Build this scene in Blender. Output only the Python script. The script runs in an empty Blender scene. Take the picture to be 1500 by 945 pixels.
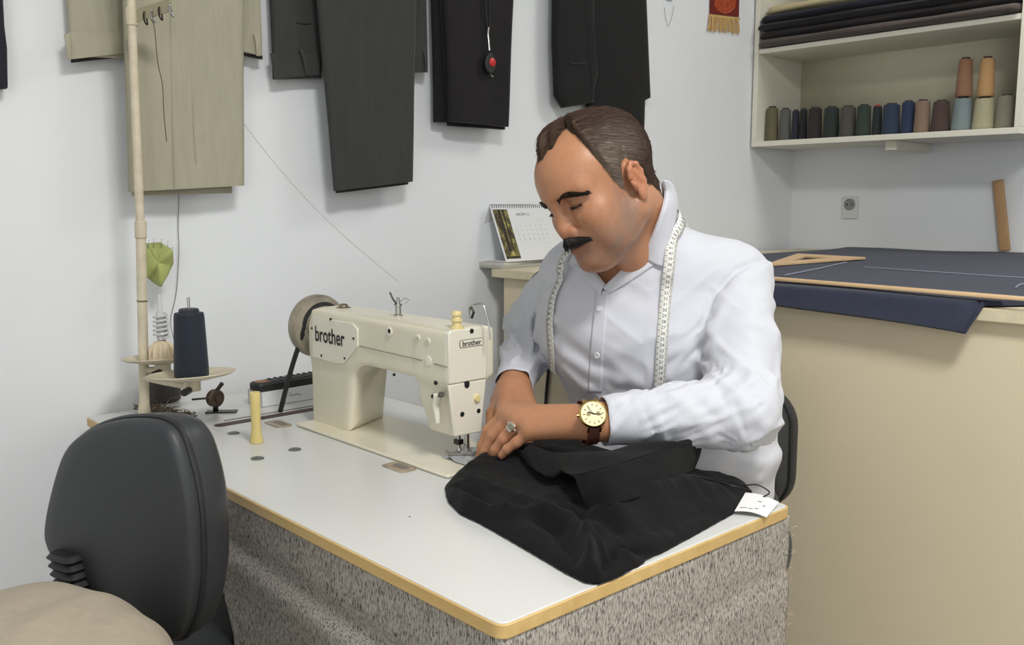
import bpy, bmesh, math, random
import numpy as np
from mathutils import Vector, Matrix, noise as mnoise

random.seed(7)
rng = np.random.default_rng(7)
S = bpy.context.scene
COL = S.collection
PI = math.pi

# ---------------------------------------------------------------- colours and materials
def lin(c):
    c = c / 255.0
    return c / 12.92 if c <= 0.04045 else ((c + 0.055) / 1.055) ** 2.4

def rgb(r, g, b):
    return (lin(r), lin(g), lin(b), 1.0)

class NT:
    """small helper around a material's node tree"""
    def __init__(self, name):
        self.m = bpy.data.materials.new(name)
        self.m.use_nodes = True
        self.t = self.m.node_tree
        self.b = self.t.nodes['Principled BSDF']
    def n(self, typ, **kw):
        x = self.t.nodes.new(typ)
        for k, v in kw.items():
            if k in x.inputs:
                x.inputs[k].default_value = v
            else:
                setattr(x, k, v)
        return x
    def l(self, a, b):
        self.t.links.new(a, b)
    def coords(self, scale=(1, 1, 1), rot=(0, 0, 0)):
        tc = self.n('ShaderNodeTexCoord')
        mp = self.n('ShaderNodeMapping')
        mp.inputs['Scale'].default_value = scale
        mp.inputs['Rotation'].default_value = rot
        self.l(tc.outputs['Object'], mp.inputs['Vector'])
        return mp.outputs['Vector']
    def noise(self, vec, scale, detail=4, rough=0.55):
        x = self.n('ShaderNodeTexNoise')
        x.inputs['Scale'].default_value = scale
        x.inputs['Detail'].default_value = detail
        x.inputs['Roughness'].default_value = rough
        self.l(vec, x.inputs['Vector'])
        return x.outputs['Fac']
    def ramp(self, fac, stops):
        x = self.n('ShaderNodeValToRGB')
        e = x.color_ramp.elements
        while len(e) < len(stops):
            e.new(0.5)
        for i, (p, c) in enumerate(stops):
            e[i].position = p
            e[i].color = c
        self.l(fac, x.inputs['Fac'])
        return x.outputs['Color']
    def bump(self, fac, strength, dist=0.002, chain=None):
        x = self.n('ShaderNodeBump')
        x.inputs['Strength'].default_value = strength
        x.inputs['Distance'].default_value = dist
        self.l(fac, x.inputs['Height'])
        if chain is not None:
            self.l(chain, x.inputs['Normal'])
        self.l(x.outputs['Normal'], self.b.inputs['Normal'])
        return x.outputs['Normal']

def mat(name, col, rough=0.6, metal=0.0, var=0.06, vscale=6.0, bump=0.0, bscale=200.0, stretch=(1, 1, 1), bdist=0.001, spec=0.5, sheen=0.0, coat=0.0, trans=0.0, alpha=1.0):
    """plain material whose colour drifts a little and whose surface has a fine grain"""
    k = NT(name)
    v = k.coords(stretch)
    c = rgb(*col)
    lo = tuple(max(0, x * (1 - var)) for x in c[:3]) + (1,)
    hi = tuple(min(1, x * (1 + var)) for x in c[:3]) + (1,)
    f = k.noise(v, vscale)
    k.l(k.ramp(f, [(0.3, lo), (0.7, hi)]), k.b.inputs['Base Color'])
    k.b.inputs['Roughness'].default_value = rough
    k.b.inputs['Metallic'].default_value = metal
    k.b.inputs['Specular IOR Level'].default_value = spec
    if sheen:
        k.b.inputs['Sheen Weight'].default_value = sheen
    if coat:
        k.b.inputs['Coat Weight'].default_value = coat
    if trans:
        k.b.inputs['Transmission Weight'].default_value = trans
    if alpha < 1:
        k.b.inputs['Alpha'].default_value = alpha
    if bump:
        k.bump(k.noise(v, bscale, 3), bump, bdist)
    return k.m

def weave_mat(name, col, rough=0.85, thread=900.0, bump=0.25, var=0.1, streak=None, fold=0.0, spec=0.25, sheen=0.1):
    """woven cloth: two crossed wave bands as a bump, mottled colour, soft creases"""
    k = NT(name)
    v = k.coords()
    c = rgb(*col)
    lo = tuple(x * (1 - var) for x in c[:3]) + (1,)
    hi = tuple(min(1, x * (1 + var)) for x in c[:3]) + (1,)
    sv = k.coords(streak) if streak else v
    k.l(k.ramp(k.noise(sv, 60.0, 5, 0.7), [(0.3, lo), (0.7, hi)]), k.b.inputs['Base Color'])
    k.b.inputs['Roughness'].default_value = rough
    k.b.inputs['Specular IOR Level'].default_value = spec
    k.b.inputs['Sheen Weight'].default_value = sheen
    nrm = k.bump(k.noise(v, thread, 2), bump, 0.0006)
    if fold:
        k.bump(k.noise(v, 14.0, 3, 0.5), fold, 0.02, nrm)
    return k.m

def wood_mat(name, col, col2, axis='X', rough=0.5, scale=30.0):
    k = NT(name)
    st = {'X': (0.12, 1, 1), 'Y': (1, 0.12, 1), 'Z': (1, 1, 0.12)}[axis]
    v = k.coords(st)
    f = k.noise(v, scale, 6, 0.65)
    k.l(k.ramp(f, [(0.3, rgb(*col)), (0.7, rgb(*col2))]), k.b.inputs['Base Color'])
    k.b.inputs['Roughness'].default_value = rough
    k.bump(k.noise(v, scale * 6, 3), 0.15, 0.0008)
    return k.m

# ---------------------------------------------------------------- objects
def tag(o, label=None, cat=None, group=None, kind=None):
    if label: o['label'] = label
    if cat: o['category'] = cat
    if group: o['group'] = group
    if kind: o['kind'] = kind
    return o

def thing(name, label, cat, loc=(0, 0, 0), group=None):
    o = bpy.data.objects.new(name, None)
    o.empty_display_size = 0.05
    o.location = loc
    COL.objects.link(o)
    return tag(o, label, cat, group)

def world_loc(o):
    v = Vector((0, 0, 0))
    while o is not None:
        v += o.location
        o = o.parent
    return v

class MB:
    """collects shapes in world coordinates, then links them as ONE mesh object"""
    def __init__(self):
        self.v = []
        self.f = []
    def add(self, verts, faces, M=None):
        b = len(self.v)
        for p in verts:
            p = Vector(p)
            if M is not None:
                p = M @ p
            self.v.append((p.x, p.y, p.z))
        for f in faces:
            self.f.append(tuple(i + b for i in f))
        return self
    def box(self, lo, hi, M=None):
        x0, y0, z0 = lo; x1, y1, z1 = hi
        vs = [(x0, y0, z0), (x1, y0, z0), (x1, y1, z0), (x0, y1, z0), (x0, y0, z1), (x1, y0, z1), (x1, y1, z1), (x0, y1, z1)]
        fs = [(3, 2, 1, 0), (4, 5, 6, 7), (0, 1, 5, 4), (1, 2, 6, 5), (2, 3, 7, 6), (3, 0, 4, 7)]
        return self.add(vs, fs, M)
    def lathe(self, prof, M=None, seg=32, closed=False):
        """prof: list of (radius, z) turned about local z"""
        vs, fs = [], []
        n = len(prof)
        for r, z in prof:
            for i in range(seg):
                a = 2 * PI * i / seg
                vs.append((r * math.cos(a), r * math.sin(a), z))
        for j in range(n - 1):
            for i in range(seg):
                k = (i + 1) % seg
                fs.append((j * seg + i, j * seg + k, (j + 1) * seg + k, (j + 1) * seg + i))
        if closed:
            for i in range(seg):
                k = (i + 1) % seg
                fs.append(((n - 1) * seg + i, (n - 1) * seg + k, k, i))
        else:
            if prof[0][0] > 1e-6:
                fs.append(tuple(range(seg))[::-1])
            if prof[-1][0] > 1e-6:
                fs.append(tuple((n - 1) * seg + i for i in range(seg)))
        return self.add(vs, fs, M)
    def cyl(self, a, b, r, r2=None, seg=24):
        a = Vector(a); b = Vector(b)
        d = b - a
        M = Matrix.Translation(a) @ d.to_track_quat('Z', 'Y').to_matrix().to_4x4()
        return self.lathe([(r, 0), (r if r2 is None else r2, d.length)], M, seg)
    def tube(self, pts, r, seg=8, closed=False):
        pts = [Vector(p) for p in pts]
        n = len(pts)
        rr = r if isinstance(r, (list, tuple)) else [r] * n
        vs, fs = [], []
        up = Vector((0, 0, 1))
        nrm = None
        for i, p in enumerate(pts):
            if closed:
                t = (pts[(i + 1) % n] - pts[i - 1]).normalized()
            else:
                t = (pts[min(i + 1, n - 1)] - pts[max(i - 1, 0)]).normalized()
            if nrm is None:
                nrm = t.orthogonal().normalized()
            nrm = (nrm - t * nrm.dot(t))
            if nrm.length < 1e-6:
                nrm = t.orthogonal()
            nrm.normalize()
            bn = t.cross(nrm)
            for j in range(seg):
                a = 2 * PI * j / seg
                q = p + (nrm * math.cos(a) + bn * math.sin(a)) * rr[i]
                vs.append(q)
        m = n if closed else n - 1
        for i in range(m):
            for j in range(seg):
                k = (j + 1) % seg
                a = i * seg; b = ((i + 1) % n) * seg
                fs.append((a + j, a + k, b + k, b + j))
        if not closed:
            fs.append(tuple(range(seg))[::-1])
            fs.append(tuple((n - 1) * seg + j for j in range(seg)))
        return self.add(vs, fs)
    def prism(self, outline, M, depth):
        """outline: 2D points in local xy, extruded along local z from 0 to depth"""
        n = len(outline)
        vs = [(x, y, 0) for x, y in outline] + [(x, y, depth) for x, y in outline]
        fs = [tuple(range(n))[::-1], tuple(range(n, 2 * n))]
        for i in range(n):
            k = (i + 1) % n
            fs.append((i, k, n + k, n + i))
        return self.add(vs, fs, M)
    def sheet(self, fn, nu, nv):
        """open grid, fn(u, v) -> point"""
        vs = [fn(i / nu, j / nv) for j in range(nv + 1) for i in range(nu + 1)]
        fs = []
        for j in range(nv):
            for i in range(nu):
                a = j * (nu + 1) + i
                fs.append((a, a + 1, a + nu + 2, a + nu + 1))
        return self.add(vs, fs)
    def slab(self, fn, nu, nv, th):
        """closed sheet: fn(u, v) -> (point, normal); th may be a function of (u, v)"""
        T = th if callable(th) else (lambda u, v: th)
        top, bot = [], []
        for j in range(nv + 1):
            for i in range(nu + 1):
                u, v = i / nu, j / nv
                p, n = fn(u, v)
                p = Vector(p); n = Vector(n)
                top.append(p + n * T(u, v) / 2)
                bot.append(p - n * T(u, v) / 2)
        N = len(top)
        W = nu + 1
        fs = []
        for j in range(nv):
            for i in range(nu):
                a = j * W + i
                fs.append((a, a + 1, a + W + 1, a + W))
                fs.append((N + a + W, N + a + W + 1, N + a + 1, N + a))
        ring = [i for i in range(W)] + [j * W + nu for j in range(1, nv + 1)] + [nv * W + i for i in range(nu - 1, -1, -1)] + [j * W for j in range(nv - 1, 0, -1)]
        for q in range(len(ring)):
            a, b = ring[q], ring[(q + 1) % len(ring)]
            fs.append((b, a, N + a, N + b))
        return self.add(top + bot, fs)
    def build(self, name, m, parent=None, smooth=True, bevel=0.0, bseg=2, subsurf=0, solid=0.0, angle=40, origin=None):
        me = bpy.data.meshes.new(name)
        off = world_loc(parent) if parent is not None else Vector(origin or (0, 0, 0))
        vs = [(x - off.x, y - off.y, z - off.z) for x, y, z in self.v]
        me.from_pydata(vs, [], self.f)
        me.validate()
        bm = bmesh.new(); bm.from_mesh(me)
        bmesh.ops.recalc_face_normals(bm, faces=bm.faces)
        bm.to_mesh(me); bm.free()
        return finish(me, name, m, parent, smooth, bevel, bseg, subsurf, solid, angle, origin)

def finish(me, name, m, parent=None, smooth=True, bevel=0.0, bseg=2, subsurf=0, solid=0.0, angle=40, origin=None):
    o = bpy.data.objects.new(name, me)
    COL.objects.link(o)
    if m is not None:
        me.materials.append(m)
    if parent is not None:
        o.parent = parent
    elif origin is not None:
        o.location = origin
    if solid:
        x = o.modifiers.new('solid', 'SOLIDIFY'); x.thickness = solid; x.offset = 0
    if bevel:
        x = o.modifiers.new('bevel', 'BEVEL'); x.width = bevel; x.segments = bseg; x.limit_method = 'ANGLE'; x.angle_limit = math.radians(35)
    if subsurf:
        x = o.modifiers.new('sub', 'SUBSURF'); x.levels = subsurf; x.render_levels = subsurf
    if smooth:
        me.polygons.foreach_set('use_smooth', [True] * len(me.polygons))
        if angle < 180:
            a = me.attributes.get('sharp_edge') or me.attributes.new('sharp_edge', 'BOOLEAN', 'EDGE')
            bm = bmesh.new(); bm.from_mesh(me)
            lim = math.radians(angle)
            vals = [(len(e.link_faces) == 2 and e.calc_face_angle(0) > lim) for e in bm.edges]
            bm.free()
            a.data.foreach_set('value', vals)
    return o

def copy_tree(o, loc, parent=None):
    c = o.copy(); COL.objects.link(c)
    if parent is not None:
        c.parent = parent
    else:
        c.location = loc
    for ch in list(o.children):
        copy_tree(ch, None, c)
    return c

def axes(o, x, y, z):
    """matrix with the given local axes and origin"""
    x, y, z = Vector(x).normalized(), Vector(y).normalized(), Vector(z).normalized()
    M = Matrix(((x.x, y.x, z.x, o[0]), (x.y, y.y, z.y, o[1]), (x.z, y.z, z.z, o[2]), (0, 0, 0, 1)))
    return M

def text_mesh(body, size, bold=0.0, extrude=0.0004, align='CENTER', shear=0.0, spacing=1.0, xscale=1.0):
    """vertices and faces of a line of lettering in local xy, facing +z"""
    cu = bpy.data.curves.new('lettering', 'FONT')
    cu.body = body; cu.size = size; cu.extrude = extrude; cu.offset = bold
    cu.align_x = align; cu.align_y = 'CENTER'; cu.shear = shear; cu.space_character = spacing
    cu.resolution_u = 4
    ob = bpy.data.objects.new('lettering', cu)
    COL.objects.link(ob)
    dg = bpy.context.evaluated_depsgraph_get()
    me = bpy.data.meshes.new_from_object(ob.evaluated_get(dg))
    vs = [(v.co.x * xscale, v.co.y, v.co.z) for v in me.vertices]
    fs = [tuple(p.vertices) for p in me.polygons]
    bpy.data.objects.remove(ob); bpy.data.curves.remove(cu); bpy.data.meshes.remove(me)
    return vs, fs

def rounded(w, h, r, n=6, cx=0, cy=0):
    """outline of a rectangle with rounded corners"""
    out = []
    for sx, sy, a0 in ((1, 1, 0), (-1, 1, 90), (-1, -1, 180), (1, -1, 270)):
        for i in range(n + 1):
            a = math.radians(a0 + 90 * i / n)
            out.append((cx + sx * (w / 2 - r) + r * math.cos(a), cy + sy * (h / 2 - r) + r * math.sin(a)))
    return out

def spline(pts, n):
    """Catmull-Rom through points, n samples"""
    P = [np.array(p, float) for p in pts]
    P = [2 * P[0] - P[1]] + P + [2 * P[-1] - P[-2]]
    out = []
    m = len(P) - 3
    for k in range(n):
        t = k / (n - 1) * m
        i = min(int(t), m - 1); t -= i
        a, b, c, d = P[i:i + 4]
        out.append(0.5 * ((2 * b) + (c - a) * t + (2 * a - 5 * b + 4 * c - d) * t * t + (3 * b - a - 3 * c + d) * t ** 3))
    return out

# ---------------------------------------------------------------- smooth implicit solids -> mesh
def rc(p, a, b, ra, rb):
    a = np.asarray(a, np.float32); b = np.asarray(b, np.float32)
    ab = b - a
    t = np.clip(((p - a) @ ab) / max(1e-9, float(ab @ ab)), 0, 1)
    q = p - a - t[:, None] * ab
    return np.sqrt((q * q).sum(1)) - (ra + t * (rb - ra))

def ell(p, c, r, R=None):
    q = p - np.asarray(c, np.float32)
    if R is not None:
        q = q @ R
    r = np.asarray(r, np.float32)
    k0 = np.sqrt(((q / r) ** 2).sum(1)); k1 = np.sqrt(((q / (r * r)) ** 2).sum(1)) + 1e-9
    return k0 * (k0 - 1) / k1

def smin(a, b, k):
    h = np.maximum(k - np.abs(a - b), 0) / k
    return np.minimum(a, b) - h * h * k * 0.25

def smax(a, b, k):
    return -smin(-a, -b, k)

def sdf_mesh(f, lo, hi, h):
    """surface-net of f inside the box lo..hi with cells of h, evaluated only near the surface"""
    B = 8
    lo = np.array(lo, float); hi = np.array(hi, float)
    nb = np.ceil((hi - lo) / (h * B)).astype(int)
    H = h * B
    I = np.stack(np.meshgrid(*[np.arange(n) for n in nb], indexing='ij'), -1).reshape(-1, 3)
    cen = (lo + (I + 0.5) * H).astype(np.float32)
    dc = f(cen)
    D = np.repeat(np.repeat(np.repeat(dc.reshape(nb).astype(np.float32), B, 0), B, 1), B, 2)
    act = np.abs(dc) < H * 1.25
    A = I[act]
    loc = np.stack(np.meshgrid(*[np.arange(B)] * 3, indexing='ij'), -1).reshape(-1, 3)
    for s in range(0, len(A), 3000):
        G = (A[s:s + 3000, None, :] * B + loc[None]).reshape(-1, 3)
        val = f((lo + G * h).astype(np.float32))
        D[G[:, 0], G[:, 1], G[:, 2]] = val
    ins = D < 0
    n = np.array(D.shape)
    ids, cells, quads, pos = [], [], [], []
    key = lambda c: (c[:, 0] * n[1] + c[:, 1]) * n[2] + c[:, 2]
    allk, allp, Q = [], [], []
    for ax in range(3):
        o1, o2 = [(1, 2), (2, 0), (0, 1)][ax]
        sl0 = [slice(None)] * 3; sl1 = [slice(None)] * 3
        sl0[ax] = slice(0, -1); sl1[ax] = slice(1, None)
        a, b = ins[tuple(sl0)], ins[tuple(sl1)]
        e = np.argwhere(a != b)
        e = e[(e[:, o1] > 0) & (e[:, o2] > 0)]
        if not len(e): continue
        e1 = e.copy(); e1[:, ax] += 1
        d0 = D[e[:, 0], e[:, 1], e[:, 2]]; d1 = D[e1[:, 0], e1[:, 1], e1[:, 2]]
        t = (d0 / (d0 - d1))[:, None]
        pt = e + (e1 - e) * t
        c = []
        for i, j in ((0, 0), (1, 0), (1, 1), (0, 1)):
            x = e.copy(); x[:, o1] -= i; x[:, o2] -= j
            c.append(key(x))
        q = np.stack(c, 1)
        flip = d0 > 0
        q[flip] = q[flip][:, ::-1]
        Q.append(q[:, ::-1])
        for x in c:
            allk.append(x); allp.append(pt)
    K = np.concatenate(allk); P = np.concatenate(allp); Q = np.concatenate(Q)
    u, inv = np.unique(K, return_inverse=True)
    cnt = np.bincount(inv)
    V = np.stack([np.bincount(inv, P[:, i]) / cnt for i in range(3)], 1)
    V = lo + V * h
    F = np.searchsorted(u, Q)
    # pull the vertices onto the surface
    for _ in range(2):
        p = V.astype(np.float32)
        d = f(p); e = h * 0.5
        g = np.stack([(f(p + np.eye(3, dtype=np.float32)[i] * e) - d) / e for i in range(3)], 1)
        gl = (g * g).sum(1) + 1e-6
        st = np.clip(d / gl, -h, h)[:, None] * g
        V = V - st
    return V, F

def np_mesh(V, F, name, m, parent=None, origin=None, **kw):
    off = np.array(world_loc(parent)) if parent is not None else np.array(origin or (0, 0, 0), float)
    me = bpy.data.meshes.new(name)
    me.from_pydata((V - off).tolist(), [], F.tolist())
    me.update()
    return finish(me, name, m, parent, origin=origin, angle=180, **kw)

def drop(V, F, keep):
    """keep only faces whose vertices are all kept"""
    F = F[keep[F].all(1)]
    used = np.unique(F)
    mp = -np.ones(len(V), int); mp[used] = np.arange(len(used))
    return V[used], mp[F], used

def vnoise(p, scale, seed=0, octaves=2):
    """cheap smooth value noise on numpy points, about -1..1"""
    out = np.zeros(len(p), np.float32); amp = 1.0
    for o in range(octaves):
        q = p * scale + seed * 17.3
        i = np.floor(q).astype(np.int64); f = (q - i).astype(np.float32); f = f * f * (3 - 2 * f)
        def hsh(a, b, c):
            x = (a * 73856093) ^ (b * 19349663) ^ (c * 83492791) ^ (seed * 2654435)
            x = (x ^ (x >> 13)) * 1274126177
            return ((x & 0xffff).astype(np.float32) / 32767.5) - 1
        v = 0
        for dx in (0, 1):
            for dy in (0, 1):
                for dz in (0, 1):
                    w = (f[:, 0] if dx else 1 - f[:, 0]) * (f[:, 1] if dy else 1 - f[:, 1]) * (f[:, 2] if dz else 1 - f[:, 2])
                    v = v + w * hsh(i[:, 0] + dx, i[:, 1] + dy, i[:, 2] + dz)
        out += amp * v; amp *= 0.5; scale *= 2
    return out

# ---------------------------------------------------------------- camera (measured from the photograph's two vanishing points)
FPX = 1344.0
PITCH = math.atan((472.5 - 296.0) / FPX)
YAW = math.radians(42.68035739967012)
CAM = Vector((1.931, -0.622, 1.21))
fw = Vector((-math.cos(YAW), math.sin(YAW), 0)); rt = Vector((fw.y, -fw.x, 0))
FWD = fw * math.cos(PITCH) + Vector((0, 0, -math.sin(PITCH))); UPV = rt.cross(FWD)
cam = bpy.data.cameras.new('camera')
cam.sensor_width = 36.0; cam.lens = 36.0 * FPX / 1500.0; cam.clip_start = 0.05
camo = bpy.data.objects.new('camera', cam); COL.objects.link(camo)
camo.matrix_world = axes(CAM, rt, UPV, -FWD)
S.camera = camo
def ray(u, v): return FWD + rt * ((u - 750) / FPX) - UPV * ((v - 472.5) / FPX)
def onz(u, v, z): r = ray(u, v); return CAM + r * ((z - CAM.z) / r.z)
def onx(u, v, x): r = ray(u, v); return CAM + r * ((x - CAM.x) / r.x)
def ony(u, v, y): r = ray(u, v); return CAM + r * ((y - CAM.y) / r.y)
def atd(u, v, d): return CAM + ray(u, v) * d

# ================================================================ THE ROOM
WX, WY, RX, RY, CEIL = -0.12, 2.86, 3.6, -2.3, 2.75
M_wall = mat('painted_plaster', (233, 236, 239), 0.75, var=0.02, vscale=2.5, bump=0.08, bscale=40, bdist=0.002)
M_ceil = mat('ceiling_paint', (228, 228, 226), 0.8, var=0.02)
def floor_mat():
    k = NT('floor_tile')
    v = k.coords()
    br = k.n('ShaderNodeTexBrick')
    br.offset = 0.0
    br.inputs['Scale'].default_value = 1.0
    br.inputs['Brick Width'].default_value = 0.4; br.inputs['Row Height'].default_value = 0.4
    br.inputs['Mortar Size'].default_value = 0.004
    br.inputs['Color1'].default_value = rgb(168, 158, 142); br.inputs['Color2'].default_value = rgb(160, 150, 135)
    br.inputs['Mortar'].default_value = rgb(110, 104, 96)
    k.l(v, br.inputs['Vector']); k.l(br.outputs['Color'], k.b.inputs['Base Color'])
    k.b.inputs['Roughness'].default_value = 0.35
    return k.m
def struct(name, lo, hi, m):
    return tag(MB().box(lo, hi).build(name, m, smooth=False), kind='structure')
struct('floor', (WX - .1, RY - .1, -.1), (RX + .1, WY + .1, 0), floor_mat())
struct('ceiling', (WX - .1, RY - .1, CEIL), (RX + .1, WY + .1, CEIL + .1), M_ceil)
struct('wall_left', (WX - .1, RY - .1, 0), (WX, WY + .1, CEIL), M_wall)
struct('wall_back', (WX, WY, 0), (RX + .1, WY + .1, CEIL), M_wall)
struct('wall_right', (RX, RY - .1, 0), (RX + .1, WY, CEIL), M_wall)
struct('wall_front', (WX, RY - .1, 0), (RX, RY, CEIL), M_wall)

def area(name, loc, size, sizey, power, col=(1, 1, 1), target=None):
    l = bpy.data.lights.new(name, 'AREA'); l.shape = 'RECTANGLE'; l.size = size; l.size_y = sizey; l.energy = power; l.color = col
    o = bpy.data.objects.new(name, l); COL.objects.link(o); o.location = loc
    if target is not None:
        o.rotation_euler = (Vector(target) - Vector(loc)).to_track_quat('-Z', 'Y').to_euler()
    return o
area('ceiling_lamp_over_counter', (1.3, 2.08, CEIL - .03), 0.6, 0.6, 14, (1.0, 0.985, 0.95))
area('ceiling_lamp_over_table', (2.2, -0.1, CEIL - .03), 0.5, 0.5, 50, (1.0, 0.985, 0.955))
area('shop_window_daylight', (3.0, -2.2, 1.5), 2.0, 1.6, 34, (0.94, 0.97, 1.0), (0.3, 1.2, 1.3))
w = bpy.data.worlds.new('world'); S.world = w; w.use_nodes = True
w.node_tree.nodes['Background'].inputs['Color'].default_value = (0.8, 0.85, 0.9, 1)
w.node_tree.nodes['Background'].inputs['Strength'].default_value = 0.3

# ================================================================ shared materials
M_laminate = mat('white_laminate', (208, 209, 206), 0.28, var=0.015, vscale=5, spec=0.4)
M_edge = wood_mat('tan_edge_band', (214, 184, 126), (196, 162, 102), 'X', 0.5)
M_cream = mat('cream_enamel', (218, 212, 190), 0.32, var=0.03, vscale=9, coat=0.25)
M_cream2 = mat('cream_enamel_plate', (224, 220, 204), 0.3, var=0.02, coat=0.3)
M_stand = mat('aged_cream_paint', (206, 196, 172), 0.45, var=0.12, vscale=35, bump=0.1, bscale=90)
M_steel = mat('bright_steel', (190, 190, 188), 0.25, 1.0, var=0.05)
M_darkmetal = mat('dark_steel', (70, 66, 62), 0.38, 0.9, var=0.12, vscale=30)
M_black = mat('black_rubber', (28, 28, 29), 0.5, var=0.1)
M_hole = mat('black_recess', (12, 12, 12), 0.8)
M_seam = mat('drab_line', (120, 114, 98), 0.8)  # darker drab tone for the joint lines and the badge border
M_ivory = mat('ivory_plastic', (222, 206, 150), 0.35, var=0.04)
M_white = mat('white_plastic', (226, 226, 222), 0.4, var=0.02)
M_ink = mat('black_print', (32, 34, 36), 0.6)
M_greyink = mat('grey_print', (110, 112, 116), 0.7)
M_paper = mat('white_paper', (228, 228, 226), 0.8, var=0.02)

def skirt_mat():
    k = NT('grey_tweed_curtain')
    v = k.coords((1, 1, 0.13))
    v2 = k.coords((1, 1, 0.35))
    f1 = k.noise(v, 690, 2, 0.6)
    f2 = k.noise(v2, 480, 3, 0.7)
    m = k.n('ShaderNodeMath', operation='MULTIPLY'); k.l(f1, m.inputs[0]); k.l(f2, m.inputs[1])
    c = k.ramp(m.outputs[0], [(0.15, rgb(70, 66, 62)), (0.20, rgb(130, 124, 117)), (0.26, rgb(172, 167, 159)), (0.4, rgb(190, 186, 178))])
    k.l(c, k.b.inputs['Base Color'])
    k.b.inputs['Roughness'].default_value = 0.95
    k.b.inputs['Specular IOR Level'].default_value = 0.15
    k.bump(f1, 0.3, 0.001)
    return k.m
M_skirt = skirt_mat()

# ================================================================ THE SEWING TABLE
TZ = 0.76
TX0, TX1, TY1 = -0.075, 1.24, 0.585
table = thing('sewing_table', 'white sewing machine table with tan edge and grey tweed cloth hung around it', 'table', (0.58, 0.29, 0))
MB().prism(rounded(TX1 - TX0 - .006, TY1 - .006, .012, 4, (TX0 + TX1) / 2, TY1 / 2), Matrix.Translation((0, 0, TZ - .028)), .028).build('tabletop', M_laminate, table, bevel=.0012)
band = MB()
o_, i_ = rounded(TX1 - TX0, TY1, .014, 4, (TX0 + TX1) / 2, TY1 / 2), rounded(TX1 - TX0 - .0062, TY1 - .0062, .0115, 4, (TX0 + TX1) / 2, TY1 / 2)
n = len(o_)
vs = [(x, y, TZ - .018) for x, y in o_] + [(x, y, TZ - .0008) for x, y in o_] + [(x, y, TZ - .018) for x, y in i_] + [(x, y, TZ - .0008) for x, y in i_]
fs = []
for i in range(n):
    k = (i + 1) % n
    fs += [(i, k, n + k, n + i), (n + i, n + k, 3 * n + k, 3 * n + i), (3 * n + i, 3 * n + k, 2 * n + k, 2 * n + i), (2 * n + i, 2 * n + k, k, i)]
band.add(vs, fs).build('edge_band', M_edge, table, bevel=.0015, angle=60)
for lx in (0.03, 1.13):
    for ly in (.07, .51):
        MB().box((lx - .02, ly - .02, 0), (lx + .02, ly + .02, TZ - .028)).build('leg', M_darkmetal, table, bevel=.003)
# cloth hung round the long side and the end, one continuous sheet with a soft pleat near its top
def skirt_fn(u, v):
    # path: from the wall end along y=0 to the corner, then along x=TX1 to the operator side
    x0_ = .47 + .11 * min(1, v * 2.6); La, Lb = TX1 - x0_, TY1
    s = u * (La + Lb)
    z = (TZ - .016) * (1 - v) + .13 * v
    d = TZ - .016 - z
    if s < La: f = (s + x0_ - TX0) / (TX1 - TX0)
    else: f = 1 - (s - La) / Lb * .25
    # a slack fold that leaves the edge and comes back
    depth = .045 + .055 * f
    bulge = (-.008 * math.exp(-((d - depth) / .016) ** 2) + .006 * math.exp(-((d - depth - .035) / .03) ** 2)) * (1 if s < La else .35)
    wav = .0035 * math.sin((s + x0_) * 17 + 1.5 * math.sin((s + x0_) * 5)) * min(1, d * 6) + .004 * math.sin((s + x0_) * 6.2 + 2) * min(1, d * 2.2)
    off = -.003 + bulge + wav
    rr = .015
    if s < La - rr: return (x0_ + s, -off, z)
    if s < La + rr:
        a = (s - (La - rr)) / (2 * rr) * PI / 2
        return (TX1 - rr + (rr + off) * math.sin(a), rr - (rr + off) * math.cos(a), z)
    return (TX1 + off, s - La, z)
MB().sheet(skirt_fn, 260, 60).build('cloth_skirt', M_skirt, table, solid=.0015, angle=180)
fr = MB()
for i in range(16):   # frayed threads on the vertical end and the corner
    z = TZ - .03 - .5 * random.random() ** 1.6
    b = Vector((TX1 + .002, TY1 + .0, z))
    d = Vector((random.uniform(.1, 1), random.uniform(.2, 1), random.uniform(-.8, .4))).normalized() * random.uniform(.004, .010)
    fr.tube([b, b + d * .5 + Vector((0, 0, .002)), b + d], .0004, 4)
tag(fr.build('frayed_threads', mat('frayed_thread', (190, 176, 150), 0.9), table), kind='stuff')
M_cap = mat('grey_screw_cover', (112, 116, 114), 0.45, 0.5, var=0.3, vscale=120)
for u, v in ((342, 635), (432, 659), (377, 672)):
    p = onz(u, v, TZ)
    MB().lathe([(.0118, 0), (.0115, .0012), (.008, .0026), (0, .003)], Matrix.Translation(p)).build('screw_cover', M_cap, table)
p = onz(600, 757, TZ); MB().lathe([(.0016, 0), (.001, .0006), (0, .0007)], Matrix.Translation(p), 10).build('pin_hole', M_hole, table)
M_slot = mat('dark_red_slot', (62, 38, 34), 0.5, var=0.15)
# belt slot cut: dark inset with a pale worn lip along it
MB().prism(rounded(.027, .30, .012, 5, .190, .315), Matrix.Translation((0, 0, TZ - .001)), .0016).build('belt_slot', M_slot, table, angle=60)
MB().box((.158, .20, TZ), (.163, .46, TZ + .0012)).build('slot_scuff', mat('scuffed_line', (130, 124, 118), 0.6), table)
M_hinge = mat('worn_hinge_brass', (176, 160, 138), 0.42, 0.35, var=0.25, vscale=60)
for cx in (.262, .682):
    hb = MB().prism(rounded(.062, .034, .007, 4, cx + .0, .2675), Matrix.Translation((0, 0, TZ)), .0022)
    h = hb.build('hinge_plate', M_hinge, table, bevel=.0008)
    MB().prism(rounded(.036, .014, .003, 4, cx + .002, .271), Matrix.Translation((0, 0, TZ + .002)), .0012).build('hinge_leaf', mat('hinge_leaf_grey', (140, 132, 122), 0.4, 0.5), h, bevel=.0004)

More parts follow.
